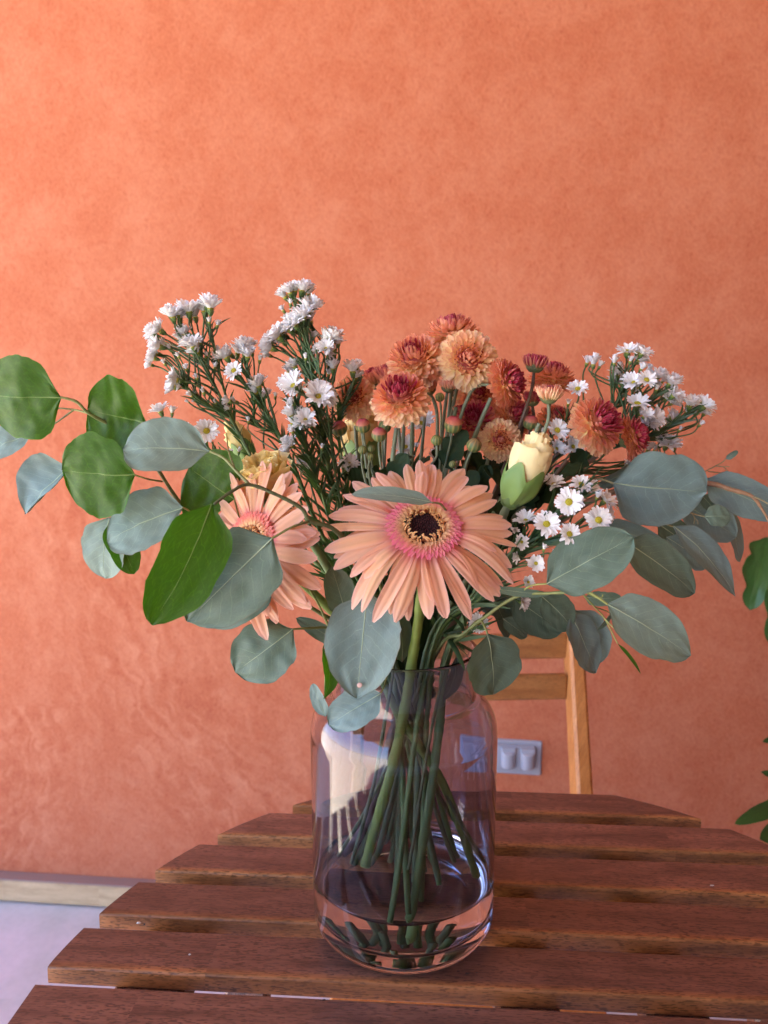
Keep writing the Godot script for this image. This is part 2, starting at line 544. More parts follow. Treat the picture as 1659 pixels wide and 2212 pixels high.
func build_chair() -> void:
	var c := thing("folding_chair", "wooden folding chair with slatted back standing behind the table", "chair", Vector3(0.09, 0, -0.98))
	var o := c.position
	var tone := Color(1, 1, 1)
	var rt := at(1236, 1340, 1.075) - o
	var rb := at(1256, 1712, 0.955) - o
	var lt := at(760, 1345, 1.060) - o
	var lb := at(752, 1712, 0.940) - o
	for p in [[rt, rb], [lt, lb]]:
		var d: Vector3 = p[0] - p[1]
		var foot: Vector3 = p[1] - d * (p[1].y / d.y)
		var e: Vector3 = p[0] - foot
		var m := MB.new()
		m.box(Transform3D(frame(e, Vector3.FORWARD), (p[0] + foot) * 0.5), Vector3(0.022, e.length(), 0.042), 0.004, tone)
		for i in m.uv.size(): m.uv[i] = Vector2(m.v[i].y * 1.6, (m.v[i].x + m.v[i].z) * 3.3 + 0.3)
		put("back_post", m.mesh(), M.chair, c)
	for y in [[1366, 1422], [1453, 1511]]:
		var dd := lerpf(1.06, 1.035, 0.0 if y[0] < 1400 else 1.0)
		var a := at(770, (y[0] + y[1]) * 0.5 + 8, dd - 0.01) - o
		var b := at(1224, (y[0] + y[1]) * 0.5, dd) - o
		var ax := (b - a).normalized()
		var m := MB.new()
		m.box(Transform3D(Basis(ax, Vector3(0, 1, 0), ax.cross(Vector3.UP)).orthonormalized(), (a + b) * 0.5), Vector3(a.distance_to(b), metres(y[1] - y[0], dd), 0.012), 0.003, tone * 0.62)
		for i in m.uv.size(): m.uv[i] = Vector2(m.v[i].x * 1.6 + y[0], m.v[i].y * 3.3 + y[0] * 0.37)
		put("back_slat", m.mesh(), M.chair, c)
	for k in 6:
		var m := MB.new()
		m.box(Transform3D(), Vector3(0.30, 0.014, 0.036), 0.003, tone)
		put("seat_slat", m.mesh(), M.chair, c, Transform3D(Basis(), Vector3(0.0, 0.43, 0.06 + 0.048 * k)))
	for s in [-1, 1]:
		var a := Vector3(0.155 * s, 0.0, -0.06)
		var b := Vector3(0.150 * s, 0.42, 0.32)
		var m := MB.new()
		m.box(Transform3D(frame(b - a, Vector3.RIGHT), (a + b) * 0.5), Vector3(0.020, a.distance_to(b), 0.036), 0.003, tone)
		put("front_leg", m.mesh(), M.chair, c)

func build_crumbs() -> void:
	var m := MB.new()
	rng.seed = 88
	for q in [[990, 2098, 2.2], [1010, 2103, 3.0], [1030, 2101, 1.6], [410, 2062, 3.2], [300, 1994, 5.0], [312, 1997, 3.0], [1538, 1913, 3.5], [1530, 1931, 2.0], [1370, 1936, 2.2], [700, 2160, 2.5], [1250, 2080, 2.0], [1120, 1990, 2.0], [540, 1960, 2.0]]:
		var d := at(q[0], q[1], 1.0) - EYE
		var p := EYE + d * ((TOP + 0.0002 - EYE.y) / d.y)
		var s: float = q[2] * 0.00022
		var c := Color(0.03, 0.02, 0.02) if q[2] < 3.2 else Color(0.6, 0.57, 0.54)
		m.lathe(PackedVector2Array([Vector2(0, 0), Vector2(s, 0.00002), Vector2(s * 0.8, s * 0.5), Vector2(0, s * 0.7)]), 7, Transform3D(Basis().scaled(Vector3(rng.randf_range(0.7, 2.2), 1, 1)), p), PackedColorArray([c]), 0.2)
	tag(put("crumbs", m.mesh(), M.stem, self), "", "", "", "stuff")

# ---------------------------------------------------------------- vase
const VX := 0.0135
const VZ := -0.484
func build_vase() -> void:
	var v := thing("glass_vase", "tinted clear glass jar vase with short neck standing on the table", "vase", Vector3(VX, TOP + 0.0006, VZ))
	v.scale = Vector3(0.98, 1.0, 0.98)
	var outer := []
	var inner := []
	# outer wall from the underside up
	outer.append(Vector2(0.0, 0.002)); outer.append(Vector2(0.045, 0.0015)); outer.append(Vector2(0.050, 0.0))
	for k in 7:
		var a := -PI / 2 + k * PI / 12
		outer.append(Vector2(0.0535 + cos(a) * 0.0105, 0.0105 + sin(a) * 0.0105))
	for y in [0.03, 0.06, 0.09, 0.118, 0.134]: outer.append(Vector2(0.0642 + 0.0008 * (y / 0.134), y))
	for k in range(1, 9):
		var a := k * (PI / 2) / 9
		outer.append(Vector2(0.0475 + cos(a) * 0.0175, 0.138 + sin(a) * 0.0255))
	outer.append(Vector2(0.0495, 0.1655)); outer.append(Vector2(0.0492, 0.172)); outer.append(Vector2(0.0497, 0.184)); outer.append(Vector2(0.0506, 0.1955))
	var wall := 0.0024
	for k in 5:
		var a := k * PI / 4
		inner.append(Vector2(0.0506 - wall * 0.5 + cos(a) * wall * 0.5, 0.1962 + sin(a) * wall * 0.5))
	inner.append(Vector2(0.0473, 0.184)); inner.append(Vector2(0.0468, 0.172)); inner.append(Vector2(0.0470, 0.1640))
	for k in range(8, -1, -1):
		var a := k * (PI / 2) / 9
		inner.append(Vector2(0.0455 + cos(a) * 0.0168, 0.1375 + sin(a) * 0.0246))
	for y in [0.118, 0.09, 0.06, 0.0385]: inner.append(Vector2(0.0616 + 0.0008 * (y / 0.134), y))
	var m := MB.new()
	m.lathe(PackedVector2Array(outer + inner), 96, Transform3D(), PackedColorArray([Color.WHITE]))
	put("glass", m.mesh(), M.glass, v)
	# water: its wetted side against the glass, and its surface with a raised rim
	var w := [Vector2(0.0616 + 0.0008 * (0.0385 / 0.134), 0.0385), Vector2(0.06165, 0.030)]
	for k in 7:
		var a := -k * PI / 12
		w.append(Vector2(0.0525 + cos(a) * 0.0091, 0.0215 + sin(a) * 0.0091))
	w.append(Vector2(0.03, 0.0121)); w.append(Vector2(0.0, 0.0120))
	m = MB.new()
	m.lathe(PackedVector2Array(w), 96, Transform3D(), PackedColorArray([Color.WHITE]))
	var am := m.mesh()
	m = MB.new()
	m.lathe(PackedVector2Array([Vector2(0.0616 + 0.0008 * (0.0385 / 0.134), 0.0385), Vector2(0.0606, 0.0369), Vector2(0.0590, 0.0362), Vector2(0.0565, 0.0359), Vector2(0.03, 0.0358), Vector2(0.0, 0.0358)]), 96, Transform3D(), PackedColorArray([Color.WHITE]))
	var top := m.mesh()
	am.add_surface_from_arrays(Mesh.PRIMITIVE_TRIANGLES, top.surface_get_arrays(0))
	am.surface_set_material(0, M.wetted)
	am.surface_set_material(1, M.water)
	var o := put("water", am, null, self, Transform3D(Basis().scaled(Vector3(0.98, 1.0, 0.98)), Vector3(VX, TOP + 0.0006, VZ)))
	tag(o, "clear water at the bottom of the glass vase", "water", "", "thing")

# ---------------------------------------------------------------- leaves
# kind "round": eucalyptus; points in the world; the leaf is a child of o
func leaf_mesh(base: Vector3, tip: Vector3, width: float, n: Vector3, cup: float, bend: float, sd: int, shape: float, fold := 0.0) -> Array:
	var ax := tip - base
	var L := ax.length()
	var a := ax / L
	n = (n - a * n.dot(a)).normalized()
	var s := a.cross(n)
	var nu := 12
	var nv := 24
	var P := PackedVector3Array()
	var UV := PackedVector2Array()
	var wob := noise(1.0, sd, 2)
	var rib := PackedVector3Array()
	for j in nv + 1:
		var t := float(j) / nv
		var tt := (pow(t, shape) - 0.5) * 2.0
		var w := pow(maxf(1.0 - pow(absf(tt), 2.2), 0.0), 0.5 if tt < 0.0 else point)
		if t < 0.16: w *= lerpf(0.35, 1.0, smoothstep(0.0, 0.16, t))
		w = maxf(w, 0.02)
		for i in nu + 1:
			var u := 2.0 * float(i) / nu - 1.0
			var edge := 1.0 + 0.09 * wob.get_noise_2d(t * 2.6 + sd, signf(u) * 2.0 + 3.0) + 0.025 * wob.get_noise_2d(t * 11.0 + sd, signf(u) * 5.0)
			var x := u * w * 0.5 * width * edge
			var z := cup * width * (u * u - 0.15) * w + bend * L * (4.0 * t * (1.0 - t)) + fold * width * absf(u) * w + 0.035 * width * wob.get_noise_2d(t * 2.4 + 7.0, u * 1.6)
			P.append(base + a * (L * t) + s * x + n * z)
			UV.append(Vector2(0.5 + 0.5 * u, t))
		rib.append(P[j * (nu + 1) + nu / 2])
	return [P, UV, nu, nv, rib, n]

func leaf(o: Node3D, b: Array, t: Array, wpx: float, d: float, hint: Vector3, material: Material, cup := 0.06, bend := 0.05, sd := 1, shape := 0.85, dt := 0.0, fold := 0.0, ribbed := true) -> MeshInstance3D:
	var base := at(b[0], b[1], d) - o.position
	var tip := at(t[0], t[1], d + dt) - o.position
	rng.seed = 7000 + sd
	cup *= rng.randf_range(0.5, 2.0)
	bend *= rng.randf_range(0.6, 1.9)
	var q := leaf_mesh(base, tip, metres(wpx, d), hint, cup, bend, sd, shape, fold)
	var m := MB.new()
	m.sheet(q[0], q[2], q[3], PackedColorArray([Color.WHITE]), q[1])
	var l := put("leaf", m.mesh(), material, o)
	if ribbed:
		m = MB.new()
		var w := metres(wpx, d)
		m.tube(q[4].slice(0, 22), 0.0075 * w + 0.00008, 0.0016 * w, 5, Color.WHITE, Color.WHITE)
		put("midrib", m.mesh(), M.rib_green if material == M.green else M.rib, l)
	return l

func twig(o: Node3D, called: String, paths: Array, c0: Color, c1: Color) -> void:
	# each path: [[x, y, d], ... , r0 mm, r1 mm]
	for p in paths:
		var m := MB.new()
		var q := PackedVector3Array()
		for k in p.size() - 2:
			q.append(at(p[k][0], p[k][1], p[k][2]) - o.position)
		m.tube(smooth_path(q, 7), p[p.size() - 2] * 0.001, p[p.size() - 1] * 0.001, 8, c0, c1)
		put(called, m.mesh(), M.stem, o)

# ---------------------------------------------------------------- gerbera
func strip(path: PackedVector3Array, side: Vector3, nrm: Vector3, w: PackedFloat32Array, groove: float, cup: float, nu: int, cf: Callable, m: MB) -> void:
	var P := PackedVector3Array()
	var C := PackedColorArray()
	var nv := path.size() - 1
	for j in nv + 1:
		for i in nu + 1:
			var u := 2.0 * float(i) / nu - 1.0
			P.append(path[j] + side * (u * w[j]) + nrm * (groove * w[j] * cos(u * 7.2) + cup * w[j] * u * u))
			C.append(cf.call(float(j) / nv, u))
	m.sheet(P, nu, nv, C)

func gerbera(o: Node3D, centre: Vector3, nrm: Vector3, R: float, sd: int, count: int, lengths: Callable, pink := Color(0.92, 0.22, 0.36)) -> void:
	rng.seed = sd
	var B := frame(nrm)
	var hd := Node3D.new()
	hd.name = "flower_head"
	o.add_child(hd, true)
	hd.transform = Transform3D(B, centre - o.position)
	var peach := Color(0.96, 0.58, 0.33)
	for layer in 3:
		var n := count if layer < 2 else count / 3
		for k in n:
			var a := TAU * (k + 0.5 * layer + rng.randf_range(-0.28, 0.28)) / n
			var q: Vector3 = lengths.call(a, layer)   # length factor, droop, rise
			var L := R * q.x * rng.randf_range(0.86, 1.07) * (1.0 if layer < 2 else 0.8)
			var e := Vector3(cos(a), 0, sin(a))
			var side := Vector3(-sin(a), 0, cos(a))
			var r0 := R * (0.24 if layer < 2 else 0.34)
			var tw := rng.randf_range(-0.4, 0.4)
			var sway := rng.randf_range(-0.16, 0.16)
			var path := PackedVector3Array()
			var w := PackedFloat32Array()
			var W := R * rng.randf_range(0.056, 0.082) * (1.0 if count > 22 else 1.22) * (1.0 + 0.12 * (1 - layer))
			var droop := q.y + rng.randf_range(-0.06, 0.08)
			var nv := 12
			for j in nv + 1:
				var t := float(j) / nv
				path.append(e * (r0 + (L - r0) * (t - 0.06 * t * t * t * absf(droop) * 3.0)) + side * (sway * L * t * t) + Vector3.UP * (R * (0.02 + 0.02 * layer) + L * (q.z * t - droop * t * t)))
				w.append(W * (0.42 + 0.58 * sin(minf(t * 1.75, 1.0) * PI / 2)) * (1.0 if t < 0.66 else pow(maxf(1.0 - pow((t - 0.66) / 0.345, 2.1), 0.02), 0.52)))
			var hue := rng.randf()
			var base := peach.lerp(Color(0.96, 0.53, 0.37), hue * 0.8)
			var m := MB.new()
			strip(path, (side + Vector3.UP * tw).normalized(), (Vector3.UP - side * tw + e * 0.3).normalized(), w, 0.10, -0.30 if hue < 0.8 else 0.3, 8,
				func(t, u):
					var c := Color(0.82, 0.24, 0.24).lerp(base, smoothstep(0.05, 0.38, t))
					c = c.lerp(Color(0.97, 0.62, 0.54), 0.6 * smoothstep(0.72, 1.0, t) + 0.45 * smoothstep(0.6, 1.0, absf(u)))
					return c * (0.93 + 0.05 * cos(u * 19.0 + hue * 9.0) + 0.02 * sin(u * 43.0 + t * 6.0)), m)
			put("petal", m.mesh(), M.petal, hd)
	# ray florets round the eye
	var f := MB.new()
	for ring in 7:
		var rr := R * (0.205 + 0.0155 * ring)
		var n := 28 + ring * 4
		for k in n:
			var a := TAU * (k + 0.5 * (ring % 2) + rng.randf_range(-0.3, 0.3)) / n
			var e := Vector3(cos(a), 0, sin(a))
			var side := Vector3(-sin(a), 0, cos(a))
			var L := R * rng.randf_range(0.07, 0.098) * (0.8 + 0.05 * ring)
			var path := PackedVector3Array()
			var w := PackedFloat32Array()
			for j in 4:
				var t := j / 3.0
				path.append(e * (rr + L * t * (0.75 + 0.05 * ring)) + Vector3.UP * (R * (0.095 - 0.004 * ring) + L * (0.62 - 0.05 * ring) * t - L * 0.25 * t * t))
				w.append(R * 0.0185 * (1.0 if j == 0 else 1.15 if j < 3 else 0.2))
			var y := clampf(1.0 - ring / 3.6, 0.0, 1.0)
			var tipc := pink.lerp(Color(0.95, 0.55, 0.42), rng.randf() * 0.3).lerp(Color(0.92, 0.66, 0.34), y * 0.9)
			strip(path, side, Vector3.UP, w, 0.0, 0.5, 2, func(t, _u): return Color(0.93, 0.62, 0.34).lerp(tipc, smoothstep(0.15, 0.75, t)), f)
	put("inner_florets", f.mesh(), M.petal, hd, Transform3D(), "stuff")
	var s := MB.new()
	for k in 84:
		var a := TAU * k / 84.0 + rng.randf_range(-0.03, 0.03)
		var e := Vector3(cos(a), 0, sin(a))
		var side := Vector3(-sin(a), 0, cos(a)) * rng.randf_range(-1, 1)
		var rr := R * rng.randf_range(0.160, 0.214)
		var h := R * rng.randf_range(0.05, 0.085)
		var p := PackedVector3Array([e * rr + Vector3.UP * R * 0.05, e * (rr + h * 0.05) + Vector3.UP * (R * 0.05 + h * 0.7), e * (rr - h * 0.1) + side * h * 0.3 + Vector3.UP * (R * 0.05 + h * 1.15), e * (rr - h * 0.35) + side * h * 0.55 + Vector3.UP * (R * 0.05 + h * 1.2)])
		s.tube(p, R * 0.0085, R * 0.0075, 4, Color(0.78, 0.30, 0.12), Color(0.92, 0.62, 0.28))
	put("stamens", s.mesh(), M.petal, hd, Transform3D(), "stuff")
	var d := MB.new()
	d.lathe(PackedVector2Array([Vector2(R * 0.21, R * 0.04), Vector2(R * 0.175, R * 0.065), Vector2(R * 0.10, R * 0.062), Vector2(R * 0.05, R * 0.05), Vector2(0, R * 0.045)]), 24, Transform3D(), PackedColorArray([Color(0.02, 0.004, 0.008)]))
	for k in 150:
		var r := R * 0.175 * sqrt((k + 0.5) / 150.0)
		var a := k * 2.39996
		var b := Vector3(cos(a) * r, R * 0.05, sin(a) * r)
		d.tube(PackedVector3Array([b, b + Vector3(rng.randf_range(-1, 1), 3, rng.randf_range(-1, 1)) * R * 0.009]), R * 0.0085, R * 0.005, 5, Color(0.014, 0.004, 0.006), Color(0.085, 0.012, 0.016))
	put("disc", d.mesh(), M.disc, hd)
	var cx := MB.new()
	cx.lathe(PackedVector2Array([Vector2(0.0, -R * 0.20), Vector2(R * 0.07, -R * 0.19), Vector2(R * 0.15, -R * 0.11), Vector2(R * 0.22, -R * 0.01), Vector2(R * 0.20, R * 0.03)]), 20, Transform3D(), PackedColorArray([Color(0.16, 0.25, 0.06)]))
	put("calyx", cx.mesh(), M.calyx, hd)

# ---------------------------------------------------------------- chrysanthemum heads
var spoon := []
func make_spoons() -> void:
	# unit petals along +y, cupped towards +z; tone 0 crimson ... 7 yellow
	for k in 10:
		var f := k / 9.0
		var m := MB.new()
		var path := PackedVector3Array()
		var w := PackedFloat32Array()
		for j in 6:
			var t := j / 5.0
			path.append(Vector3(0, t, -0.16 * sin(t * PI) + 0.30 * t * t * t))
			w.append([0.08, 0.13, 0.18, 0.225, 0.215, 0.10][j])
		var c0 := Color(0.44, 0.02, 0.05).lerp(Color(0.97, 0.52, 0.17), smoothstep(0.0, 0.38, f)).lerp(Color(1.0, 0.88, 0.40), smoothstep(0.38, 0.9, f))
		var c1 := Color(0.44, 0.025, 0.07).lerp(Color(0.92, 0.42, 0.24), smoothstep(0.08, 0.42, f)).lerp(Color(1.0, 0.82, 0.50), smoothstep(0.42, 0.95, f))
		strip(path, Vector3.RIGHT, Vector3.BACK, w, 0.0, 0.55, 4, func(t, u): return c0.lerp(c1, smoothstep(0.3, 0.85, t)).lerp(Color(0.85, 0.36, 0.34), 0.4 * smoothstep(0.55, 1.0, absf(u)) * smoothstep(0.4, 0.9, t)), m)
		spoon.append(m)

func spoon_at(o: Vector3, dir: Vector3, up: Vector3, L: float, W: float) -> Transform3D:
	var y := dir.normalized()
	var z := (up - y * up.dot(y)).normalized()
	var x := y.cross(z)
	return Transform3D(Basis(x * W, y * L, z * L), o)

var spoon_mesh := {}
# full 0.3 (cup) ... 1 (pompon); eye: share of crimson; warm: how yellow the outer petals are
func mum(o: Node3D, spot: Array, axis: Vector3, rpx: float, full: float, eye: float, warm: float, sd: int, single: bool) -> Vector3:
	rng.seed = sd
	var R := metres(rpx, spot[2]) * (1.12 if full > 0.6 else 1.0)
	var hd := Node3D.new()
	hd.name = "flower_head"
	o.add_child(hd, true)
	var c := at(spot[0], spot[1], spot[2])
	hd.transform = Transform3D(frame(axis), c - o.position)
	var N := int(90 + 190 * full)
	var thm := lerpf(0.75, 1.95, full)
	var flat := lerpf(1.0, 0.72, full)
	var inner := MB.new()
	for k in N:
		var f := (k + 0.5) / N
		var th := thm * pow(f, 0.62) + rng.randf_range(-0.05, 0.05)
		var a := k * 2.39996 + rng.randf_range(-0.12, 0.12)
		var e := Vector3(cos(a), 0, sin(a))
		var d := Vector3(e.x * sin(th), cos(th) * flat, e.z * sin(th))
		var o0 := e * (R * 0.14 * f) + Vector3.UP * R * (lerpf(-0.25, 0.02, full) - 0.12 * f)
		var L := R * lerpf(0.74, 1.02, smoothstep(0.15, 0.75, f)) * rng.randf_range(0.9, 1.08)
		var W := R * lerpf(0.28, 0.56, smoothstep(0.05, 0.7, f)) * rng.randf_range(0.85, 1.15)
		if full < 0.6: W *= 0.8
		var up := (Vector3.UP * 1.0 - e * 0.15) if th > 0.35 else -e
		var kt := clampi(int(9.0 * pow(clampf((f - eye * 0.30 + 0.13) / 0.66, 0.0, 1.0), 0.6 + eye * 0.5) * warm + rng.randf_range(-1.2, 1.2)), 0, 9)
		if full > 0.6:
			# overlapping scales on a dome, each curving up towards the axis
			var tb := maxf(th - 0.34, 0.0)
			var nb := Vector3(e.x * sin(tb), cos(tb) * flat, e.z * sin(tb))
			var nn := Vector3(e.x * sin(th), cos(th), e.z * sin(th))
			var tg := Vector3(e.x * cos(th), -sin(th), e.z * cos(th))
			o0 = nb * R * lerpf(0.42, 0.56, f) - Vector3.UP * R * 0.10
			var lie := lerpf(0.15, 0.85, smoothstep(0.08, 0.7, f)) + rng.randf_range(-0.12, 0.12)
			d = nn * (1.0 - lie * 0.42) + tg * lie
			L = R * lerpf(0.36, 0.52, smoothstep(0.1, 0.8, f)) * rng.randf_range(0.88, 1.12)
			W = R * lerpf(0.24, 0.50, smoothstep(0.05, 0.6, f)) * rng.randf_range(0.88, 1.12)
			up = Vector3.UP * 0.9 - e * lerpf(0.9, 0.1, f)
		var X := spoon_at(o0, d + Vector3(rng.randf_range(-1, 1), rng.randf_range(-1, 1), rng.randf_range(-1, 1)) * 0.09, up, L, W)
		if single and f > 0.58:
			if not spoon_mesh.has(kt): spoon_mesh[kt] = (spoon[kt] as MB).mesh()
			put("petal", spoon_mesh[kt], M.petal, hd, X)
		else:
			var src: MB = spoon[kt]
			var b := inner.v.size()
			for i in src.v.size(): inner.add(X * src.v[i], src.uv[i], src.c[i])
			for i in src.ix: inner.ix.append(b + i)
	inner.lathe(PackedVector2Array([Vector2(0, -R * 0.25), Vector2(R * 0.34, -R * 0.2), Vector2(R * 0.60 * (0.5 + 0.5 * full), R * 0.05), Vector2(R * 0.36, R * 0.36 * flat), Vector2(0, R * 0.42 * flat)]), 14, Transform3D(), PackedColorArray([Color(0.6, 0.28, 0.10), Color(0.7, 0.36, 0.12), Color(0.7, 0.34, 0.12), Color(0.5, 0.1, 0.08), Color(0.4, 0.05, 0.07)]))
	put("inner_petals" if single else "petals", inner.mesh(), M.petal, hd, Transform3D(), "stuff")
	var cx := MB.new()
	var q := lerpf(0.62, 0.36, full)
	cx.lathe(PackedVector2Array([Vector2(0.0, -R * 0.62), Vector2(R * q * 0.6, -R * 0.60), Vector2(R * q, -R * 0.42), Vector2(R * q * 1.12, -R * 0.18), Vector2(R * q, -R * 0.02), Vector2(0, 0)]), 16, Transform3D(), PackedColorArray([Color(0.16, 0.17, 0.07), Color(0.14, 0.17, 0.07), Color(0.15, 0.19, 0.07), Color(0.22, 0.17, 0.06), Color(0.30, 0.12, 0.05), Color(0.3, 0.1, 0.05)]), 0.05)
	for ring in 2:
		for k in 9:
			var a := TAU * (k + 0.5 * ring) / 9
			var e := Vector3(cos(a), 0, sin(a))
			var path := PackedVector3Array()
			var w := PackedFloat32Array()
			for j in 4:
				var t := j / 3.0
				path.append(e * R * q * (0.75 + 0.50 * sin(t * 1.9)) + Vector3.UP * R * (-0.55 + 0.16 * ring + 0.42 * t))
				w.append(R * q * [0.30, 0.33, 0.24, 0.04][j])
			strip(path, Vector3(-sin(a), 0, cos(a)), e, w, 0.0, -0.4, 2, func(t, u): return Color(0.13, 0.18, 0.07).lerp(Color(0.34, 0.20, 0.08), smoothstep(0.4, 1.0, t)).lerp(Color(0.3, 0.3, 0.15), 0.5 * absf(u)), cx)
	put("calyx", cx.mesh(), M.calyx, hd)
	return c - axis.normalized() * R * 0.6

# closed bud: striped ball of bracts with a coloured top
func bud(o: Node3D, spot: Array, axis: Vector3, rpx: float, red: float, sd: int) -> Vector3:
	rng.seed = sd
	var R := metres(rpx, spot[2])
	var m := MB.new()
	var c := at(spot[0], spot[1], spot[2])
	var X := Transform3D(frame(axis), c - o.position)
	var nv := 10
	var nu := 30
	var b := 0
	for j in nv + 1:
		var th := PI * (1.0 - float(j) / nv)
		for i in nu + 1:
			var a := TAU * i / nu
			var ridge := cos(a * 10.0)
			var r := R * sin(th) * (1.0 + 0.05 * ridge)
			var top := smoothstep(0.1, 0.6, cos(th))
			var col := Color(0.11, 0.17, 0.055).lerp(Color(0.42, 0.34, 0.10), clampf(ridge, 0.0, 1.0) * 0.8).lerp(Color(0.38, 0.05, 0.09), top * red)
			m.add(X * Vector3(cos(a) * r, cos(th) * R * 0.98, sin(a) * r), Vector2.ZERO, col)
	for j in nv:
		for i in nu:
			b = j * (nu + 1) + i
			m.quad(b, b + 1, b + nu + 2, b + nu + 1)
	if red > 0.3:
		for k in 12:
			var a := TAU * k / 12 + rng.randf() * 0.2
			var e := Vector3(cos(a), 0, sin(a))
			var path := PackedVector3Array()
			var w := PackedFloat32Array()
			for j in 5:
				var t := j / 4.0
				var th := 1.25 - t * 1.05
				path.append(X * ((e * sin(th) + Vector3.UP * cos(th)) * R * 1.05))
				w.append(R * [0.26, 0.26, 0.2, 0.14, 0.05][j])
			strip(path, X.basis * Vector3(-sin(a), 0, cos(a)), X.basis * e, w, 0.0, -0.3, 2, func(t, _u): return Color(0.55, 0.2, 0.1).lerp(Color(0.40, 0.04, 0.10), t), m)
	put("bud", m.mesh(), M.calyx, o)
	return c - axis.normalized() * R * 0.95

# ---------------------------------------------------------------- white aster heads
var ray := []
func make_rays() -> void:
	for k in 4:
		rng.seed = 900 + k
		var m := MB.new()
		var path := PackedVector3Array()
		var w := PackedFloat32Array()
		var curl: float = [0.14, -0.04, 0.40, 0.06][k]
		for j in 6:
			var t := j / 5.0
			path.append(Vector3(0.05 * rng.randf_range(-1, 1) * t, t, -curl * t * t + 0.05 * t))
			w.append([0.055, 0.10, 0.125, 0.13, 0.115, 0.05][j])
		strip(path, Vector3.RIGHT, Vector3.BACK, w, 0.12, 0.4, 4, func(t, _u): return Color(0.90, 0.90, 0.86).lerp(Color(0.93, 0.92, 0.91), t), m)
		ray.append([m, m.mesh()])

func aster(o: Node3D, spot: Array, axis: Vector3, rpx: float, open: float, sd: int, single: bool) -> Vector3:
	rng.seed = sd
	var R := metres(rpx, spot[2])
	var hd := Node3D.new()
	hd.name = "flower_head" if open > 0.15 else "flower_bud"
	o.add_child(hd, true)
	var c := at(spot[0], spot[1], spot[2])
	c -= axis * R * lerpf(0.55, 0.1, open)
	hd.transform = Transform3D(frame(axis), c - o.position)
	var rings := MB.new()
	var n := 27 if open > 0.15 else 14
	for k in n:
		var a := TAU * (k + rng.randf_range(-0.3, 0.3)) / n
		var el := lerpf(1.42, 0.10, open * open) + rng.randf_range(-0.18, 0.24)
		var e := Vector3(cos(a), 0, sin(a))
		var d := e * cos(el) + Vector3.UP * sin(el)
		var L := R * rng.randf_range(0.98, 1.24) * (0.73 if open > 0.8 else 1.0 if open > 0.15 else 0.8)
		var X := spoon_at(e * R * 0.15, d, Vector3.UP * cos(el) - e * sin(el) + Vector3.UP * 0.01, L, L * rng.randf_range(1.15, 1.5))
		var q: Array = ray[rng.randi() % 4]
		if single:
			put("petal", q[1], M.white_petal, hd, X)
		else:
			var src: MB = q[0]
			var b := rings.v.size()
			for i in src.v.size(): rings.add(X * src.v[i], src.uv[i], src.c[i])
			for i in src.ix: rings.ix.append(b + i)
	if not single: put("petals", rings.mesh(), M.white_petal, hd, Transform3D(), "stuff")
	var dm := MB.new()
	var hh := R * 0.10
	dm.lathe(PackedVector2Array([Vector2(R * 0.26, 0), Vector2(R * 0.24, hh * 0.8), Vector2(R * 0.15, hh * 1.5), Vector2(0, hh * 1.6)]), 12, Transform3D(), PackedColorArray([Color(0.40, 0.34, 0.02)]))
	if open > 0.3:
		for k in 34:
			var r := R * 0.24 * sqrt((k + 0.5) / 34.0)
			var a := k * 2.39996
			var b := Vector3(cos(a) * r, hh * (1.5 - 0.7 * pow(r / (R * 0.24), 2)), sin(a) * r)
			dm.tube(PackedVector3Array([b, b + Vector3.UP * R * 0.05 + Vector3(cos(a), 0, sin(a)) * R * 0.02]), R * 0.028, R * 0.018, 5, Color(0.42, 0.38, 0.02), Color(0.66, 0.56, 0.04))
	put("disc", dm.mesh(), M.disc, hd)
	var cx := MB.new()
	cx.lathe(PackedVector2Array([Vector2(0.0, -R * 0.62), Vector2(R * 0.10, -R * 0.55), Vector2(R * 0.22, -R * 0.30), Vector2(R * 0.27, -R * 0.02), Vector2(R * 0.22, R * 0.05)]), 10, Transform3D(), PackedColorArray([Color(0.05, 0.12, 0.03), Color(0.06, 0.13, 0.03), Color(0.09, 0.17, 0.04), Color(0.20, 0.26, 0.06), Color(0.3, 0.32, 0.1)]))
	for k in 16:
		var a := k * 2.39996
		var e := Vector3(cos(a), 0, sin(a))
		var y0 := -R * (0.55 - 0.034 * k)
		var b := e * R * (0.10 + 0.010 * k) + Vector3.UP * y0
		cx.tube(PackedVector3Array([b, b + e * R * 0.09 + Vector3.UP * R * 0.10, b + e * R * rng.randf_range(0.12, 0.22) + Vector3.UP * R * rng.randf_range(0.1, 0.22)]), R * 0.03, R * 0.008, 4, Color(0.06, 0.13, 0.03), Color(0.05, 0.11, 0.03))
	put("calyx", cx.mesh(), M.calyx, hd)
	return c - axis.normalized() * R * 0.58

# ---------------------------------------------------------------- stems
func confine(p: Vector3, r: float) -> Vector3:
	# keep what is inside the vase inside its glass
	var q := Vector2(p.x - VX, p.z - VZ)
	var h := p.y - TOP
	if h > 0.2: return p
	if h < 0.12 and r < 0.0028: q *= lerpf(1.45, 1.0, clampf(h / 0.12, 0.0, 1.0))
	var lim := 0.0450 if h > 0.158 else 0.059 if h < 0.13 else lerpf(0.059, 0.0450, (h - 0.13) / 0.028)
	if h < 0.03: lim = 0.053
	if q.length() > lim - r: q = q.normalized() * (lim - r)
	return Vector3(VX + q.x, maxf(p.y, TOP + 0.0145 + r), VZ + q.y)

func world_path(pts: Array, r: float, per := 7) -> PackedVector3Array:
	var q := PackedVector3Array()
	for p in pts: q.append(at(p[0], p[1], p[2]) if p is Array else p)
	q = smooth_path(q, per)
	for i in q.size(): q[i] = confine(q[i], r)
	return q

func shifted(q: PackedVector3Array, by: Vector3) -> PackedVector3Array:
	var o := PackedVector3Array()
	for p in q: o.append(p - by)
	return o

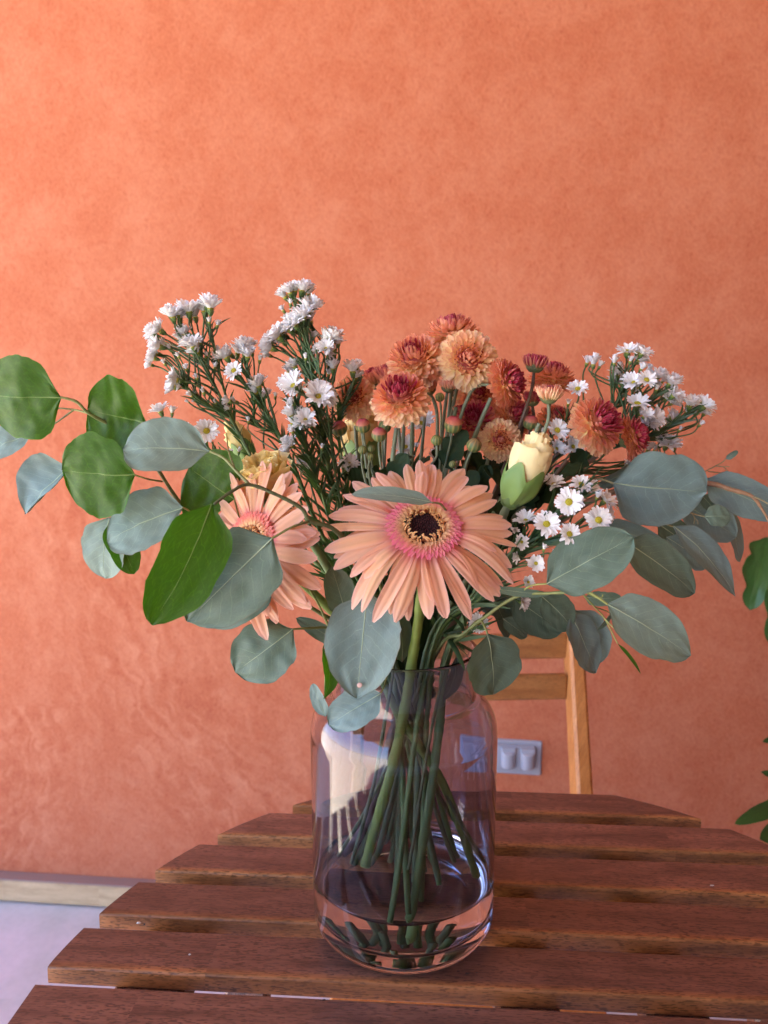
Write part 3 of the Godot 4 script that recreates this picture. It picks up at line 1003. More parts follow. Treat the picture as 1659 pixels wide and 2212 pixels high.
func foot(p: Array, r := 0.002) -> Vector3:
	return confine(at(p[0], p[1], p[2]), r)

func ax(a: Array) -> Vector3:
	return Vector3(a[0], a[1], a[2]).normalized()

const GREY_GREEN := Color(0.165, 0.195, 0.115)
const GREEN := Color(0.13, 0.22, 0.055)
const DARK_GREEN := Color(0.065, 0.115, 0.038)
const WOODY := Color(0.10, 0.065, 0.045)

# a branched stem whose heads hang on the nearest lower point of its main paths
func branch_to(m: MB, mains: Array, end: Vector3, axis: Vector3, o: Vector3, r: float, c: Color, drop: float) -> void:
	var best := Vector3.ZERO
	var score := 1e9
	for q in mains:
		for k in q.size():
			var p: Vector3 = q[k]
			if p.y < TOP + 0.21: continue
			var s := absf(end.distance_to(p) - drop) + maxf(0.0, p.y - end.y + drop * 0.45) * 3.0
			if s < score:
				score = s
				best = p
	var d := end.distance_to(best)
	var pts := PackedVector3Array([best, best.lerp(end, 0.45) + Vector3.UP * d * 0.02 - axis * d * 0.14, end - axis * d * 0.16, end + axis * 0.0012])
	m.tube(shifted(smooth_path(pts, 5), o), r * 1.15, r * 0.85, 6, c, c * 1.15)

func aster_spray(label: String, mains: Array, heads: Array, buds: Array, sd: int) -> void:
	var f := foot(mains[0][0])
	var o := thing("aster_stem", label, "aster", f, "white aster stems in the bouquet")
	var m := MB.new()
	var paths := []
	for k in mains.size():
		var q := world_path(mains[k], 0.0012)
		paths.append(q)
		m.tube(shifted(q, f), 0.0021 if k == 0 else 0.0010, 0.0008, 7, GREEN * 0.95, DARK_GREEN)
	# thinner side shoots that run beside the main stem
	rng.seed = sd + 3
	for n in (5 if sd in [23, 27, 29] else 3 if sd in [21, 22, 25, 26] else 0):
		var q: PackedVector3Array = paths[0]
		var u := Vector3(rng.randf_range(-1, 1), 0, rng.randf_range(-1, 1)).normalized()
		var v := PackedVector3Array()
		var last := int(q.size() * rng.randf_range(0.55, 0.85))
		for i in range(6, last):
			var t := float(i - 6) / (last - 6)
			v.append(confine(q[i] + u * (0.003 + 0.020 * t * t) + Vector3.RIGHT * 0.002 * sin(t * 7.0 + n), 0.001))
		if v.size() < 4: continue
		m.tube(shifted(v, f), 0.0011, 0.0006, 6, DARK_GREEN * 1.2, DARK_GREEN)
		paths.append(v)
	rng.seed = sd
	var k := 0
	var more := []
	for h in heads:
		if sd in [21, 22, 23, 25] and h[5] < 0.82:
			for n in 3:
				var a0 := rng.randf() * TAU
				more.append([h[0] + cos(a0) * 15.0, h[1] + sin(a0) * 12.0 + 4.0, h[2] + rng.randf_range(0.002, 0.014), [h[3][0] + rng.randf_range(-0.4, 0.4), h[3][1], h[3][2] + rng.randf_range(-0.2, 0.4)], h[4] * rng.randf_range(0.6, 0.92), h[5] * rng.randf_range(0.6, 1.05)])
	for h in heads + more:
		k += 1
		var e := aster(o, [h[0], h[1], h[2]], ax(h[3]), h[4], h[5], sd * 50 + k, h[4] >= 24)
		branch_to(m, paths, e, ax(h[3]), f, 0.00062, DARK_GREEN, 0.022 + 0.018 * fposmod(k * 0.37, 1.0))
	for h in buds:
		k += 1
		var a := ax([h[3], 0.9, 0.3])
		var e := aster(o, [h[0], h[1], h[2]], a, 12.0 + 2.0 * fposmod(k * 0.61, 1.0), 0.04 + 0.10 * fposmod(k * 0.43, 1.0), sd * 50 + k, false)
		branch_to(m, paths, e, a, f, 0.0005, DARK_GREEN, 0.016 + 0.014 * fposmod(k * 0.37, 1.0))
	put("stem", m.mesh(), M.stem, o)
	# narrow leaves along the stem
	var l := MB.new()
	rng.seed = sd + 7
	for q in paths.slice(0, mains.size()):
		for i in q.size():
			var p: Vector3 = q[i]
			if p.y < TOP + 0.205: continue
			for r in (2 if p.y > TOP + 0.36 else 6 if sd in [23, 26, 29] else 4 if sd == 27 else 2):
				var a := rng.randf() * TAU
				var tg: Vector3 = (q[mini(i + 1, q.size() - 1)] - q[maxi(i - 1, 0)]).normalized()
				var e := (Vector3(cos(a), 0.1, sin(a)) * rng.randf_range(0.25, 0.75) + tg).normalized()
				var low := 1.0 - smoothstep(0.20, 0.42, p.y - TOP)
				var L := rng.randf_range(0.006, 0.015) * (1.0 + 1.1 * low)
				var side := e.cross(Vector3(rng.randf(), 0.2, rng.randf())).normalized()
				var n := e.cross(side)
				var path := PackedVector3Array()
				var w := PackedFloat32Array()
				var curl := rng.randf_range(-0.1, 0.45)
				for j in 6:
					var t := j / 5.0
					path.append(p - f + e * L * t + Vector3(cos(a), -0.4, sin(a)) * L * curl * t * t)
					w.append(L * 0.055 * [0.5, 0.9, 1.0, 0.9, 0.6, 0.1][j])
				strip(path, side, n, w, 0.0, 0.3, 2, func(_t, _u): return Color.WHITE, l)
	put("narrow_leaves", l.mesh(), M.needle, o, Transform3D(), "stuff")

func mum_stem(label: String, mains: Array, heads: Array, buds: Array, leaves: Array, c: Color, sd: int, r := 0.0017) -> void:
	var f := foot(mains[0][0])
	var o := thing("chrysanthemum_stem", label, "chrysanthemum", f, "spray chrysanthemum stems in the bouquet")
	var m := MB.new()
	var paths := []
	for k in mains.size():
		var q := world_path(mains[k], r)
		paths.append(q)
		m.tube(shifted(q, f), r * (1.35 if k == 0 else 0.85), r * 0.8, 9, c.lerp(GREEN, 0.6), c * 1.1)
	var k := 0
	for h in heads:
		k += 1
		var e := mum(o, [h[0], h[1], h[2]], ax(h[3]), h[4], h[5], h[6], h[7], sd * 40 + k, h[4] >= 48)
		branch_to(m, paths, e, ax(h[3]), f, 0.0013, c, 0.115)
	for h in buds:
		k += 1
		var a := ax([h[5], 0.9, 0.35])
		var e := bud(o, [h[0], h[1], h[2]], a, h[3], h[4], sd * 40 + k)
		branch_to(m, paths, e, a, f, 0.0008, c * 1.1, 0.05 + 0.03 * fposmod(k * 0.37, 1.0))
	put("stem", m.mesh(), M.stem, o)
	rng.seed = sd * 17
	for q in paths:
		for i in q.size():
			var p: Vector3 = q[i]
			var h := p.y - TOP
			if h < 0.135 or h > 0.315 or (i + sd) % 2 and h > 0.2: continue
			var a := rng.randf() * TAU
			var L := rng.randf_range(0.018, 0.03)
			var e := Vector3(cos(a), rng.randf_range(0.2, 0.9), sin(a) * 0.7).normalized()
			if h < 0.225:
				e = Vector3(e.x * 0.3, 1.0, e.z * 0.3).normalized()
				p = Vector3(lerpf(VX, p.x, 0.8), p.y, lerpf(VZ, p.z, 0.8))
			var lm := lobed(p - f, p - f + e * L, L * 0.62, Vector3(rng.randf_range(-0.4, 0.4), 0.7, 0.6), i + sd)
			put("leaf", lm, M.mum_leaf, o)
	for h in leaves:
		lobed_leaf(o, [h[0], h[1]], [h[2], h[3]], h[5], h[4], sd + int(h[0]))

func lobed_leaf(o: Node3D, b: Array, t: Array, wpx: float, d: float, sd: int) -> void:
	put("leaf", lobed(at(b[0], b[1], d) - o.position, at(t[0], t[1], d - 0.012) - o.position, metres(wpx, d), Vector3(0.2 * sin(sd), 0.6, 0.8), sd), M.mum_leaf, o)

func lobed(base: Vector3, tip: Vector3, width: float, n: Vector3, sd: int) -> ArrayMesh:
	var q := leaf_mesh(base, tip, width, n, 0.12, 0.08, sd, 0.8)
	var P: PackedVector3Array = q[0]
	for j in 25:
		var lobe := 0.62 + 0.44 * absf(sin(j / 24.0 * PI * 2.6 + 0.3))
		for i in 13:
			var c: Vector3 = P[j * 13 + 6]
			P[j * 13 + i] = c + (P[j * 13 + i] - c) * lobe
	var m := MB.new()
	m.sheet(P, q[2], q[3], PackedColorArray([Color.WHITE]), q[1])
	return m.mesh()

# ---------------------------------------------------------------- carnations
func carnation(label: String, path: Array, base: Array, axis: Vector3, rpx: float, lenpx: float, open: float, sd: int, c: Color, r_stem := 0.0030) -> void:
	var f := foot(path[0], r_stem)
	var o := thing("carnation", label, "carnation", f, "yellow carnations in the bouquet")
	rng.seed = sd
	var d: float = base[2]
	var R := metres(rpx, d)
	var H := metres(lenpx, d)
	var bp := at(base[0], base[1], d)
	var X := Transform3D(frame(axis, Vector3.RIGHT), bp - f)
	var hd := Node3D.new()
	hd.name = "flower_head"
	o.add_child(hd, true)
	hd.transform = X
	# calyx: five joined sepals
	var m := MB.new()
	var nv := 14
	var nu := 40
	for j in nv + 1:
		var t := float(j) / nv
		for i in nu + 1:
			var a := TAU * i / nu
			var lobe := absf(sin(a * 2.5))
			var hh := H * (0.40 + 0.20 * pow(lobe, 1.4))
			var r := R * (0.30 + 0.62 * sin(minf(t * 1.25, 1.0) * PI / 2)) * (1.0 + 0.035 * absf(cos(a * 2.5)))
			var col := Color(0.21, 0.31, 0.07).lerp(Color(0.12, 0.22, 0.045), t).lerp(Color(0.26, 0.33, 0.08), 0.5 * smoothstep(0.85, 1.0, t))
			if j == 0: r = R * 0.12
			m.add(Vector3(cos(a) * r, hh * t, sin(a) * r), Vector2.ZERO, col)
	for j in nv:
		for i in nu:
			var b := j * (nu + 1) + i
			m.quad(b, b + 1, b + nu + 2, b + nu + 1)
	for k in 4:
		var a := TAU * k / 4.0 + 0.4
		var e := Vector3(cos(a), 0, sin(a))
		var pth := PackedVector3Array()
		var w := PackedFloat32Array()
		for j in 6:
			var t := j / 5.0
			pth.append(e * R * (0.16 + 0.42 * sqrt(t)) + Vector3.UP * H * (-0.03 + 0.17 * t))
			w.append(R * [0.22, 0.36, 0.38, 0.30, 0.16, 0.02][j])
		strip(pth, Vector3(-sin(a), 0, cos(a)), e, w, 0.0, -0.35, 4, func(t, _u): return Color(0.15, 0.23, 0.07).lerp(Color(0.10, 0.18, 0.05), t), m)
	put("calyx", m.mesh(), M.calyx, hd)
	var n := 13 if open < 0.4 else 16
	var jag := noise(1.0, sd, 2)
	for k in n:
		m = MB.new()
		var g := float(k) / n          # 0 outside, 1 inside
		var a0 := k * 2.4 + rng.randf_range(-0.2, 0.2)
		var span := lerpf(2.3, 1.2, g)
		var top := H * (lerpf(0.78, 1.04, g) + rng.randf_range(-0.08, 0.06)) if open < 0.4 else H * (lerpf(0.78, 1.0, sqrt(g)) + rng.randf_range(-0.05, 0.05))
		var P := PackedVector3Array()
		var C := PackedColorArray()
		var rr := R * lerpf(0.86, 0.25, g)
		var tilt := rng.randf_range(0.0, 0.25)
		var ru := 14
		var rv := 10
		for j in rv + 1:
			var t := float(j) / rv
			for i in ru + 1:
				var u := 2.0 * float(i) / ru - 1.0
				var a := a0 + u * span * (0.45 + 0.55 * sin(minf(t * 1.5, 1.0) * PI / 2)) * 0.75
				var crown := t * (1.0 - 0.10 * pow(absf(u), 3.0) * t) + 0.05 * jag.get_noise_2d(u * 5.0 + k * 3.0, 2.0) * t * t + 0.012 * absf(sin(u * 17.0 + k)) * t * t * t
				var ruffle := jag.get_noise_2d(u * (1.6 + 2.2 * open) + k * 7.0, t * 0.8) * R * (0.22 + 0.34 * open + 0.2 * g) * t * t * t + R * 0.15 * pow(absf(u), 4.0) * t
				var r := rr * (0.72 + 0.36 * sin(minf(t * 1.3, 1.0) * PI / 2) - 0.16 * (1.0 - open) * t * t) + ruffle + R * open * 0.55 * t * t * t * (1.0 - g * 0.6) + R * 0.08 * tilt * u * t
				P.append(Vector3(cos(a) * r, lerpf(H * 0.30, top, crown) - absf(ruffle) * 0.3, sin(a) * r))
				C.append(c.lerp(Color(1.0, 0.87, 0.48), smoothstep(0.5, 1.0, t) * 0.6) * rng.randf_range(0.975, 1.0))
		m.sheet(P, ru, rv, C)
		put("petal", m.mesh(), M.petal, hd)
	m = MB.new()
	var p2 := path.duplicate()
	p2.append(bp - axis * metres(26, d))
	p2.append(bp + axis * 0.0015)
	var q := world_path(p2, r_stem)
	m.tube(shifted(q, f), r_stem, r_stem * 0.85, 10, GREEN * 1.1, Color(0.15, 0.21, 0.12))
	put("stem", m.mesh(), M.stem, o)

# ---------------------------------------------------------------- the bouquet
func build_gerberas() -> void:
	var pth := [[789, 1870, 0.475], [797, 1836, 0.475], [851, 1639, 0.462], [875, 1526, 0.455], [888, 1440, 0.453], [903, 1345, 0.447], [914, 1240, 0.437]]
	var c := at(915, 1148, 0.408)
	var nrm := Vector3(0.02, 0.70, 0.72).normalized()
	var f := foot(pth[0], 0.0035)
	var o := thing("gerbera", "large peach gerbera facing forward in the middle of the bouquet", "gerbera", f, "peach gerberas at the front of the bouquet")
	gerbera(o, c, nrm, 0.0548, 41, 23, func(a, layer):
		# a = 0 points right, a = PI / 2 towards the viewer (down in the picture)
		var down := sin(a)
		return Vector3(1.0 + 0.04 * absf(cos(a)), 0.26 + 0.20 * maxf(down, 0.0) - 0.10 * maxf(-down, 0.0), 0.08 + 0.05 * layer))
	var m := MB.new()
	pth.append(c - nrm * 0.009)
	m.tube(shifted(world_path(pth, 0.0036), f), 0.0036, 0.0030, 12, Color(0.20, 0.29, 0.05), Color(0.22, 0.31, 0.06))
	put("stem", m.mesh(), M.stem, o)
	pth = [[1030, 1893, 0.478], [1015, 1848, 0.475], [955, 1690, 0.468], [870, 1560, 0.462], [812, 1440, 0.463], [740, 1345, 0.460], [640, 1245, 0.445]]
	c = at(551, 1174, 0.418)
	nrm = Vector3(-0.58, 0.28, 0.76).normalized()
	f = foot(pth[0], 0.003)
	o = thing("gerbera", "peach gerbera half hidden behind a eucalyptus leaf, tilted aside", "gerbera", f, "peach gerberas at the front of the bouquet")
	gerbera(o, c, nrm, 0.0475, 77, 19, func(a, layer): return Vector3(1.0 + 0.12 * maxf(sin(a), 0.0), 0.22 + 0.12 * sin(a + 0.6), 0.10 + 0.06 * layer), Color(0.92, 0.24, 0.22))
	m = MB.new()
	pth.append(c - nrm * 0.007)
	m.tube(shifted(world_path(pth, 0.003), f), 0.0030, 0.0026, 12, Color(0.16, 0.25, 0.05), Color(0.20, 0.28, 0.07))
	put("stem", m.mesh(), M.stem, o)

func build_carnations() -> void:
	var y := Color(1.0, 0.86, 0.36)
	carnation("pale yellow carnation bud in a plump green calyx, right of the big gerbera", [[878, 2058, 0.446], [902, 1891, 0.448], [931, 1701, 0.455], [950, 1560, 0.465], [964, 1423, 0.468], [1022, 1297, 0.462], [1078, 1160, 0.447]], [1098, 1092, 0.440], Vector3(0.38, 0.88, 0.16).normalized(), 47, 172, 0.05, 5, Color(1.0, 0.90, 0.50))
	carnation("opened yellow carnation with ruffled petals above the half hidden gerbera", [[940, 1880, 0.50], [880, 1600, 0.49], [815, 1400, 0.48], [710, 1230, 0.475], [640, 1120, 0.465]], [610, 1085, 0.452], Vector3(-0.42, 0.78, 0.45).normalized(), 56, 122, 0.36, 8, y)
	carnation("yellow carnation bud in long green calyx behind the opened yellow one", [[890, 1860, 0.53], [850, 1400, 0.52], [690, 1180, 0.53]], [545, 1010, 0.525], Vector3(-0.42, 0.9, 0.0).normalized(), 27, 108, 0.1, 12, y, 0.0022)
	carnation("dull yellow carnation at the back behind the chrysanthemum stems", [[870, 1850, 0.52], [860, 1400, 0.53], [800, 1150, 0.56]], [790, 1035, 0.575], Vector3(-0.10, 0.98, 0.0).normalized(), 46, 150, 0.25, 15, Color(0.70, 0.46, 0.14), 0.0022)

func build_mums() -> void:
	mum_stem("chrysanthemum stem with the big pale front-facing pompon head", [[[905, 1900, 0.49], [890, 1400, 0.50], [930, 1150, 0.51], [965, 980, 0.515], [985, 880, 0.512]]],
		[[1012, 774, 0.50, [0.05, 0.18, 0.95], 62, 1.0, 0.05, 1.0], [925, 838, 0.515, [-0.3, 0.9, 0.3], 25, 0.35, 0.8, 0.5]],
		[[979, 918, 0.485, 19, 0.8, 0.1], [950, 858, 0.50, 10, 0.0, -0.1]], [[960, 1010, 1010, 930, 0.50, 62], [930, 1120, 900, 1050, 0.50, 50]], GREY_GREEN, 1)
	mum_stem("chrysanthemum stem with peachy pink pompon leaning to the upper left", [[[860, 1920, 0.48], [875, 1400, 0.505], [885, 1150, 0.525], [890, 960, 0.525], [892, 880, 0.522]]],
		[[896, 774, 0.512, [-0.28, 0.62, 0.7], 61, 0.95, 0.25, 0.75], [850, 812, 0.535, [-0.1, 0.95, 0.15], 40, 0.6, 0.9, 0.45]],
		[[943, 951, 0.475, 12, 0.0, 0.0]], [[880, 1080, 845, 985, 0.50, 60]], GREY_GREEN, 2)
	mum_stem("chrysanthemum stem with golden pompon and crimson eye, lowest of the front heads", [[[930, 1890, 0.47], [862, 1405, 0.49], [842, 1150, 0.487], [848, 1000, 0.484], [856, 925, 0.482]]],
		[[864, 855, 0.472, [-0.1, 0.68, 0.72], 61, 0.92, 0.75, 0.95]],
		[[784, 920, 0.49, 16, 0.7, -0.1], [819, 939, 0.482, 16, 0.7, 0.0], [831, 921, 0.497, 14, 0.0, 0.1], [783, 972, 0.485, 10, 0.0, 0.0], [803, 969, 0.495, 8, 0.0, 0.0], [801, 986, 0.49, 9, 0.0, 0.1]], [[850, 1060, 880, 980, 0.478, 64]], GREY_GREEN, 3)
	mum_stem("chrysanthemum stem with the topmost dusky pink dome at the back", [[[840, 1880, 0.52], [900, 1395, 0.52], [945, 1120, 0.545], [970, 900, 0.548], [976, 800, 0.545]]],
		[[977, 722, 0.54, [-0.08, 0.88, 0.2], 60, 0.8, 0.45, 0.7], [968, 834, 0.505, [0.1, 0.95, 0.2], 22, 0.3, 0.7, 0.6]],
		[], [], GREY_GREEN * 0.8, 4)
	mum_stem("chrysanthemum stem with orange pompon at the left behind the tall asters", [[[915, 1870, 0.51], [855, 1400, 0.515], [800, 1150, 0.535], [775, 1000, 0.54], [768, 920, 0.54]]],
		[[763, 855, 0.53, [-0.1, 0.32, 0.85], 46, 0.95, 0.3, 0.9], [809, 819, 0.55, [-0.3, 0.9, 0.1], 36, 0.6, 0.8, 0.5]],
		[[733, 926, 0.52, 17, 0.9, -0.2]], [[790, 1090, 760, 1010, 0.51, 52]], GREY_GREEN, 5)
	mum_stem("chrysanthemum stem whose pompon turns sideways to the right", [[[820, 1900, 0.50], [908, 1400, 0.50], [965, 1150, 0.505], [1020, 960, 0.505], [1060, 860, 0.502]]],
		[[1098, 826, 0.49, [0.78, 0.22, 0.5], 50, 0.85, 0.75, 0.6], [1030, 853, 0.545, [0.2, 0.25, 0.8], 47, 0.9, 0.3, 0.7]],
		[[978, 1003, 0.47, 8, 0.0, -0.3]], [[985, 1090, 1035, 1020, 0.49, 60]], GREY_GREEN, 6)
	mum_stem("chrysanthemum stem with small crimson cup standing alone above the others", [[[870, 1900, 0.53], [915, 1395, 0.52], [1030, 1150, 0.535], [1110, 980, 0.53], [1140, 880, 0.522]]],
		[[1156, 786, 0.51, [0.12, 1.0, 0.15], 30, 0.32, 1.0, 0.25], [1150, 862, 0.53, [0.0, 0.95, 0.2], 24, 0.32, 1.0, 0.15], [1112, 897, 0.535, [0.3, 0.4, 0.7], 44, 0.9, 0.6, 0.7]],
		[[1146, 913, 0.52, 16, 0.8, 0.1]], [], WOODY * 1.3, 7)
	mum_stem("chrysanthemum stem with half-open crimson and yellow dome above the carnation bud", [[[890, 1890, 0.46], [925, 1400, 0.49], [1030, 1180, 0.49], [1130, 990, 0.49], [1165, 915, 0.487]]],
		[[1186, 853, 0.48, [0.05, 1.0, 0.22], 31, 0.42, 0.75, 0.8], [1194, 816, 0.545, [0.1, 0.92, 0.15], 49, 0.8, 0.5, 0.6], [1200, 905, 0.55, [0.1, 0.6, 0.5], 38, 0.9, 0.3, 0.7]],
		[], [], GREY_GREEN * 1.1, 8)
	mum_stem("woody chrysanthemum stem with two orange pompons leaning right over the eucalyptus", [[[790, 1870, 0.49], [930, 1410, 0.475], [1020, 1235, 0.462], [1087, 1144, 0.462], [1166, 1068, 0.465], [1225, 995, 0.472]], [[930, 1410, 0.475], [1087, 1146, 0.462], [1180, 1068, 0.468], [1290, 985, 0.485]]],
		[[1296, 915, 0.475, [0.48, 0.42, 0.72], 60, 0.92, 0.8, 0.8], [1368, 942, 0.495, [0.85, 0.3, 0.3], 47, 0.85, 0.8, 0.5]],
		[[1207, 1017, 0.485, 13, 0.9, 0.1]], [], WOODY, 9, 0.0018)
	mum_stem("chrysanthemum stem with crimson-hearted pompon and pale yellow one, low at back", [[[850, 1890, 0.50], [900, 1405, 0.505], [985, 1150, 0.51], [1045, 1030, 0.515], [1055, 960, 0.52]]],
		[[1027, 905, 0.525, [-0.2, 0.5, 0.8], 46, 0.9, 0.9, 0.6], [1082, 950, 0.512, [0.0, 0.1, 0.95], 44, 0.92, 0.1, 1.0], [998, 890, 0.53, [0.0, 0.9, 0.2], 21, 0.32, 1.0, 0.3]],
		[[1024, 962, 0.475, 16, 0.25, 0.3]], [[1010, 1080, 1060, 1005, 0.495, 54]], GREY_GREEN, 10)

func build_asters() -> void:
	aster_spray("white aster spray at the far left, its heads clustered above green eucalyptus", [[[930, 1900, 0.47], [850, 1400, 0.505], [700, 1200, 0.515], [560, 1010, 0.51], [506, 917, 0.505], [455, 815, 0.50], [418, 745, 0.50]], [[506, 917, 0.505], [478, 820, 0.505], [455, 710, 0.50]], [[500, 905, 0.505], [440, 870, 0.50], [400, 835, 0.495]]],
		[[372, 680, 0.50, [-0.2, 1, 0.2], 25, 0.72], [408, 668, 0.505, [0, 1, 0.2], 26, 0.72], [455, 660, 0.50, [0.1, 1, 0.15], 27, 0.65], [342, 712, 0.50, [-0.8, 0.5, 0.25], 24, 0.72], [341, 748, 0.495, [-0.9, 0.3, 0.3], 22, 0.68], [330, 773, 0.50, [-0.9, 0.3, 0.2], 18, 0.66], [415, 743, 0.49, [-0.3, 0.9, 0.4], 25, 0.72], [377, 821, 0.49, [-1, 0.2, 0.3], 25, 0.66], [410, 852, 0.49, [-0.6, 0.5, 0.3], 12, 0.25], [398, 718, 0.505, [-0.2, 0.8, 0.2], 17, 0.6]],
		[[383, 765, 0.495, -0.4], [364, 748, 0.50, -0.4], [451, 690, 0.495, 0.0], [471, 697, 0.50, 0.3], [445, 765, 0.50, 0.0], [433, 735, 0.495, 0.1], [400, 791, 0.495, -0.3], [423, 812, 0.495, -0.3], [437, 842, 0.495, -0.3], [465, 788, 0.50, 0.2], [352, 781, 0.50, -0.6], [470, 752, 0.505, 0.3], [463, 866, 0.50, -0.3]], 21)
	aster_spray("white aster spray between the far left cluster and the tall one", [[[820, 1920, 0.50], [880, 1400, 0.515], [720, 1200, 0.525], [638, 1016, 0.515], [600, 935, 0.51], [555, 862, 0.505], [512, 815, 0.50]], [[600, 935, 0.51], [552, 915, 0.51], [549, 850, 0.505], [532, 785, 0.505]]],
		[[486, 768, 0.50, [-0.5, 0.8, 0.3], 24, 0.72], [527, 748, 0.505, [0, 1, 0.1], 25, 0.66], [535, 765, 0.50, [0.1, 1, 0.4], 21, 0.55], [504, 799, 0.485, [-0.3, 0.5, 0.8], 24, 0.88], [557, 829, 0.50, [-0.2, 0.9, 0.3], 23, 0.62], [491, 865, 0.50, [-0.9, 0.4, 0.2], 15, 0.35], [566, 855, 0.52, [0, 0.9, 0.1], 15, 0.6]],
		[[562, 772, 0.505, 0.2], [536, 904, 0.505, 0.0], [595, 851, 0.51, 0.1]], 22)
	aster_spray("tallest white aster spray with ladder of heads left of the chrysanthemums", [[[900, 1880, 0.52], [870, 1400, 0.525], [765, 1180, 0.525], [721, 1055, 0.515], [698, 956, 0.51], [690, 890, 0.505], [672, 798, 0.50], [660, 700, 0.50], [648, 655, 0.50]], [[860, 1395, 0.525], [775, 1180, 0.53], [734, 956, 0.53], [740, 880, 0.525], [760, 830, 0.52]], [[855, 1400, 0.515], [735, 1180, 0.505], [690, 1050, 0.50], [660, 960, 0.495], [640, 880, 0.49]]],
		[[625, 627, 0.50, [-0.3, 0.9, 0.3], 21, 0.6], [653, 622, 0.50, [0.2, 1, 0.3], 21, 0.62], [668, 664, 0.495, [0.2, 0.9, 0.3], 25, 0.72], [681, 655, 0.50, [0.5, 0.8, 0.1], 21, 0.6], [655, 679, 0.49, [0, 0.9, 0.5], 24, 0.7], [635, 698, 0.49, [-0.5, 0.7, 0.4], 25, 0.78], [621, 708, 0.495, [-0.6, 0.6, 0.4], 23, 0.72], [598, 725, 0.495, [-0.7, 0.6, 0.2], 25, 0.72], [582, 751, 0.50, [-0.9, 0.3, 0.2], 23, 0.62], [718, 728, 0.495, [0.3, 0.9, 0.3], 26, 0.62], [704, 751, 0.49, [-0.1, 0.6, 0.6], 19, 0.78], [676, 725, 0.505, [0.3, 0.8, 0.1], 15, 0.6], [719, 791, 0.50, [0, 1, 0.2], 19, 0.45], [762, 797, 0.51, [0, 1, 0.25], 24, 0.62], [635, 788, 0.505, [-0.4, 0.8, 0.2], 19, 0.7], [668, 788, 0.505, [0.2, 0.7, 0.2], 19, 0.7], [631, 831, 0.48, [-0.5, 0.5, 0.7], 26, 0.78], [688, 854, 0.478, [0.2, 0.45, 0.8], 28, 0.78], [627, 893, 0.485, [-0.4, 0.8, 0.3], 19, 0.58], [660, 905, 0.48, [0.1, 0.6, 0.7], 21, 0.72], [645, 913, 0.485, [-0.5, 0.2, 0.6], 15, 0.7], [628, 960, 0.49, [-0.5, 0.5, 0.3], 19, 0.7], [631, 870, 0.485, [-0.5, 0.6, 0.5], 15, 0.45], [653, 999, 0.51, [0, 0.7, 0.5], 15, 0.7], [756, 1000, 0.52, [0.3, 0.6, 0.5], 19, 0.75]],
		[[608, 665, 0.50, -0.6], [627, 650, 0.495, 0.0], [660, 768, 0.49, 0.0], [630, 927, 0.48, -0.2], [696, 963, 0.49, 0.1]], 23)
	aster_spray("small white aster spray low at left, behind the large pale eucalyptus leaf", [[[880, 1950, 0.45], [840, 1400, 0.48], [700, 1235, 0.49], [570, 1090, 0.505], [485, 1000, 0.49], [420, 945, 0.485]], [[485, 1000, 0.49], [400, 960, 0.49], [360, 930, 0.49]]],
		[[345, 885, 0.49, [-0.3, 0.9, 0.2], 21, 0.72], [372, 887, 0.49, [0.1, 1, 0.1], 14, 0.3], [446, 930, 0.465, [0.1, 0.35, 0.95], 29, 0.9]],
		[[388, 917, 0.485, 0.0], [407, 917, 0.485, 0.1], [499, 976, 0.47, 0.1], [517, 970, 0.47, 0.2]], 24)
	aster_spray("white aster spray at the far right, reaching highest there", [[[800, 1900, 0.50], [900, 1400, 0.52], [1050, 1200, 0.53], [1180, 1060, 0.53], [1253, 998, 0.53], [1300, 930, 0.53], [1342, 850, 0.525], [1352, 795, 0.52]], [[1253, 998, 0.53], [1330, 965, 0.53], [1400, 942, 0.53], [1480, 895, 0.52]], [[1253, 998, 0.53], [1335, 930, 0.525], [1390, 880, 0.52], [1420, 850, 0.52]]],
		[[1355, 756, 0.52, [-0.1, 0.9, 0.4], 26, 0.84], [1388, 761, 0.52, [0.4, 0.8, 0.4], 21, 0.8], [1282, 782, 0.525, [0, 1, 0.1], 17, 0.32], [1327, 779, 0.52, [0, 1, 0.1], 14, 0.25], [1388, 793, 0.515, [0.4, 0.8, 0.3], 14, 0.3], [1335, 806, 0.53, [0, 0.8, 0.2], 19, 0.6], [1368, 824, 0.51, [-0.3, 0.5, 0.7], 18, 0.7], [1398, 819, 0.505, [0.1, 0.5, 0.8], 24, 0.85], [1420, 812, 0.52, [0.3, 0.8, 0.3], 21, 0.7], [1449, 826, 0.52, [0.4, 0.8, 0.3], 22, 0.74], [1458, 852, 0.515, [0.5, 0.6, 0.5], 21, 0.75], [1378, 869, 0.505, [0, 0.8, 0.5], 29, 0.84], [1395, 897, 0.50, [0.2, 0.5, 0.7], 17, 0.6], [1418, 902, 0.505, [0.5, 0.3, 0.7], 21, 0.8], [1491, 872, 0.52, [0.1, 0.9, 0.3], 22, 0.68], [1524, 875, 0.52, [0.6, 0.7, 0.2], 23, 0.68], [1454, 903, 0.53, [0.5, 0.3, 0.5], 17, 0.7], [1441, 958, 0.53, [0.1, 0.8, 0.5], 25, 0.8], [1401, 968, 0.525, [0.2, 0.8, 0.3], 14, 0.4], [1370, 998, 0.52, [0.2, 0.5, 0.6], 14, 0.4]],
		[[1363, 775, 0.515, 0.1], [1420, 836, 0.515, 0.2], [1471, 925, 0.525, 0.5], [1517, 913, 0.52, 0.8], [1319, 823, 0.53, -0.2]], 25)
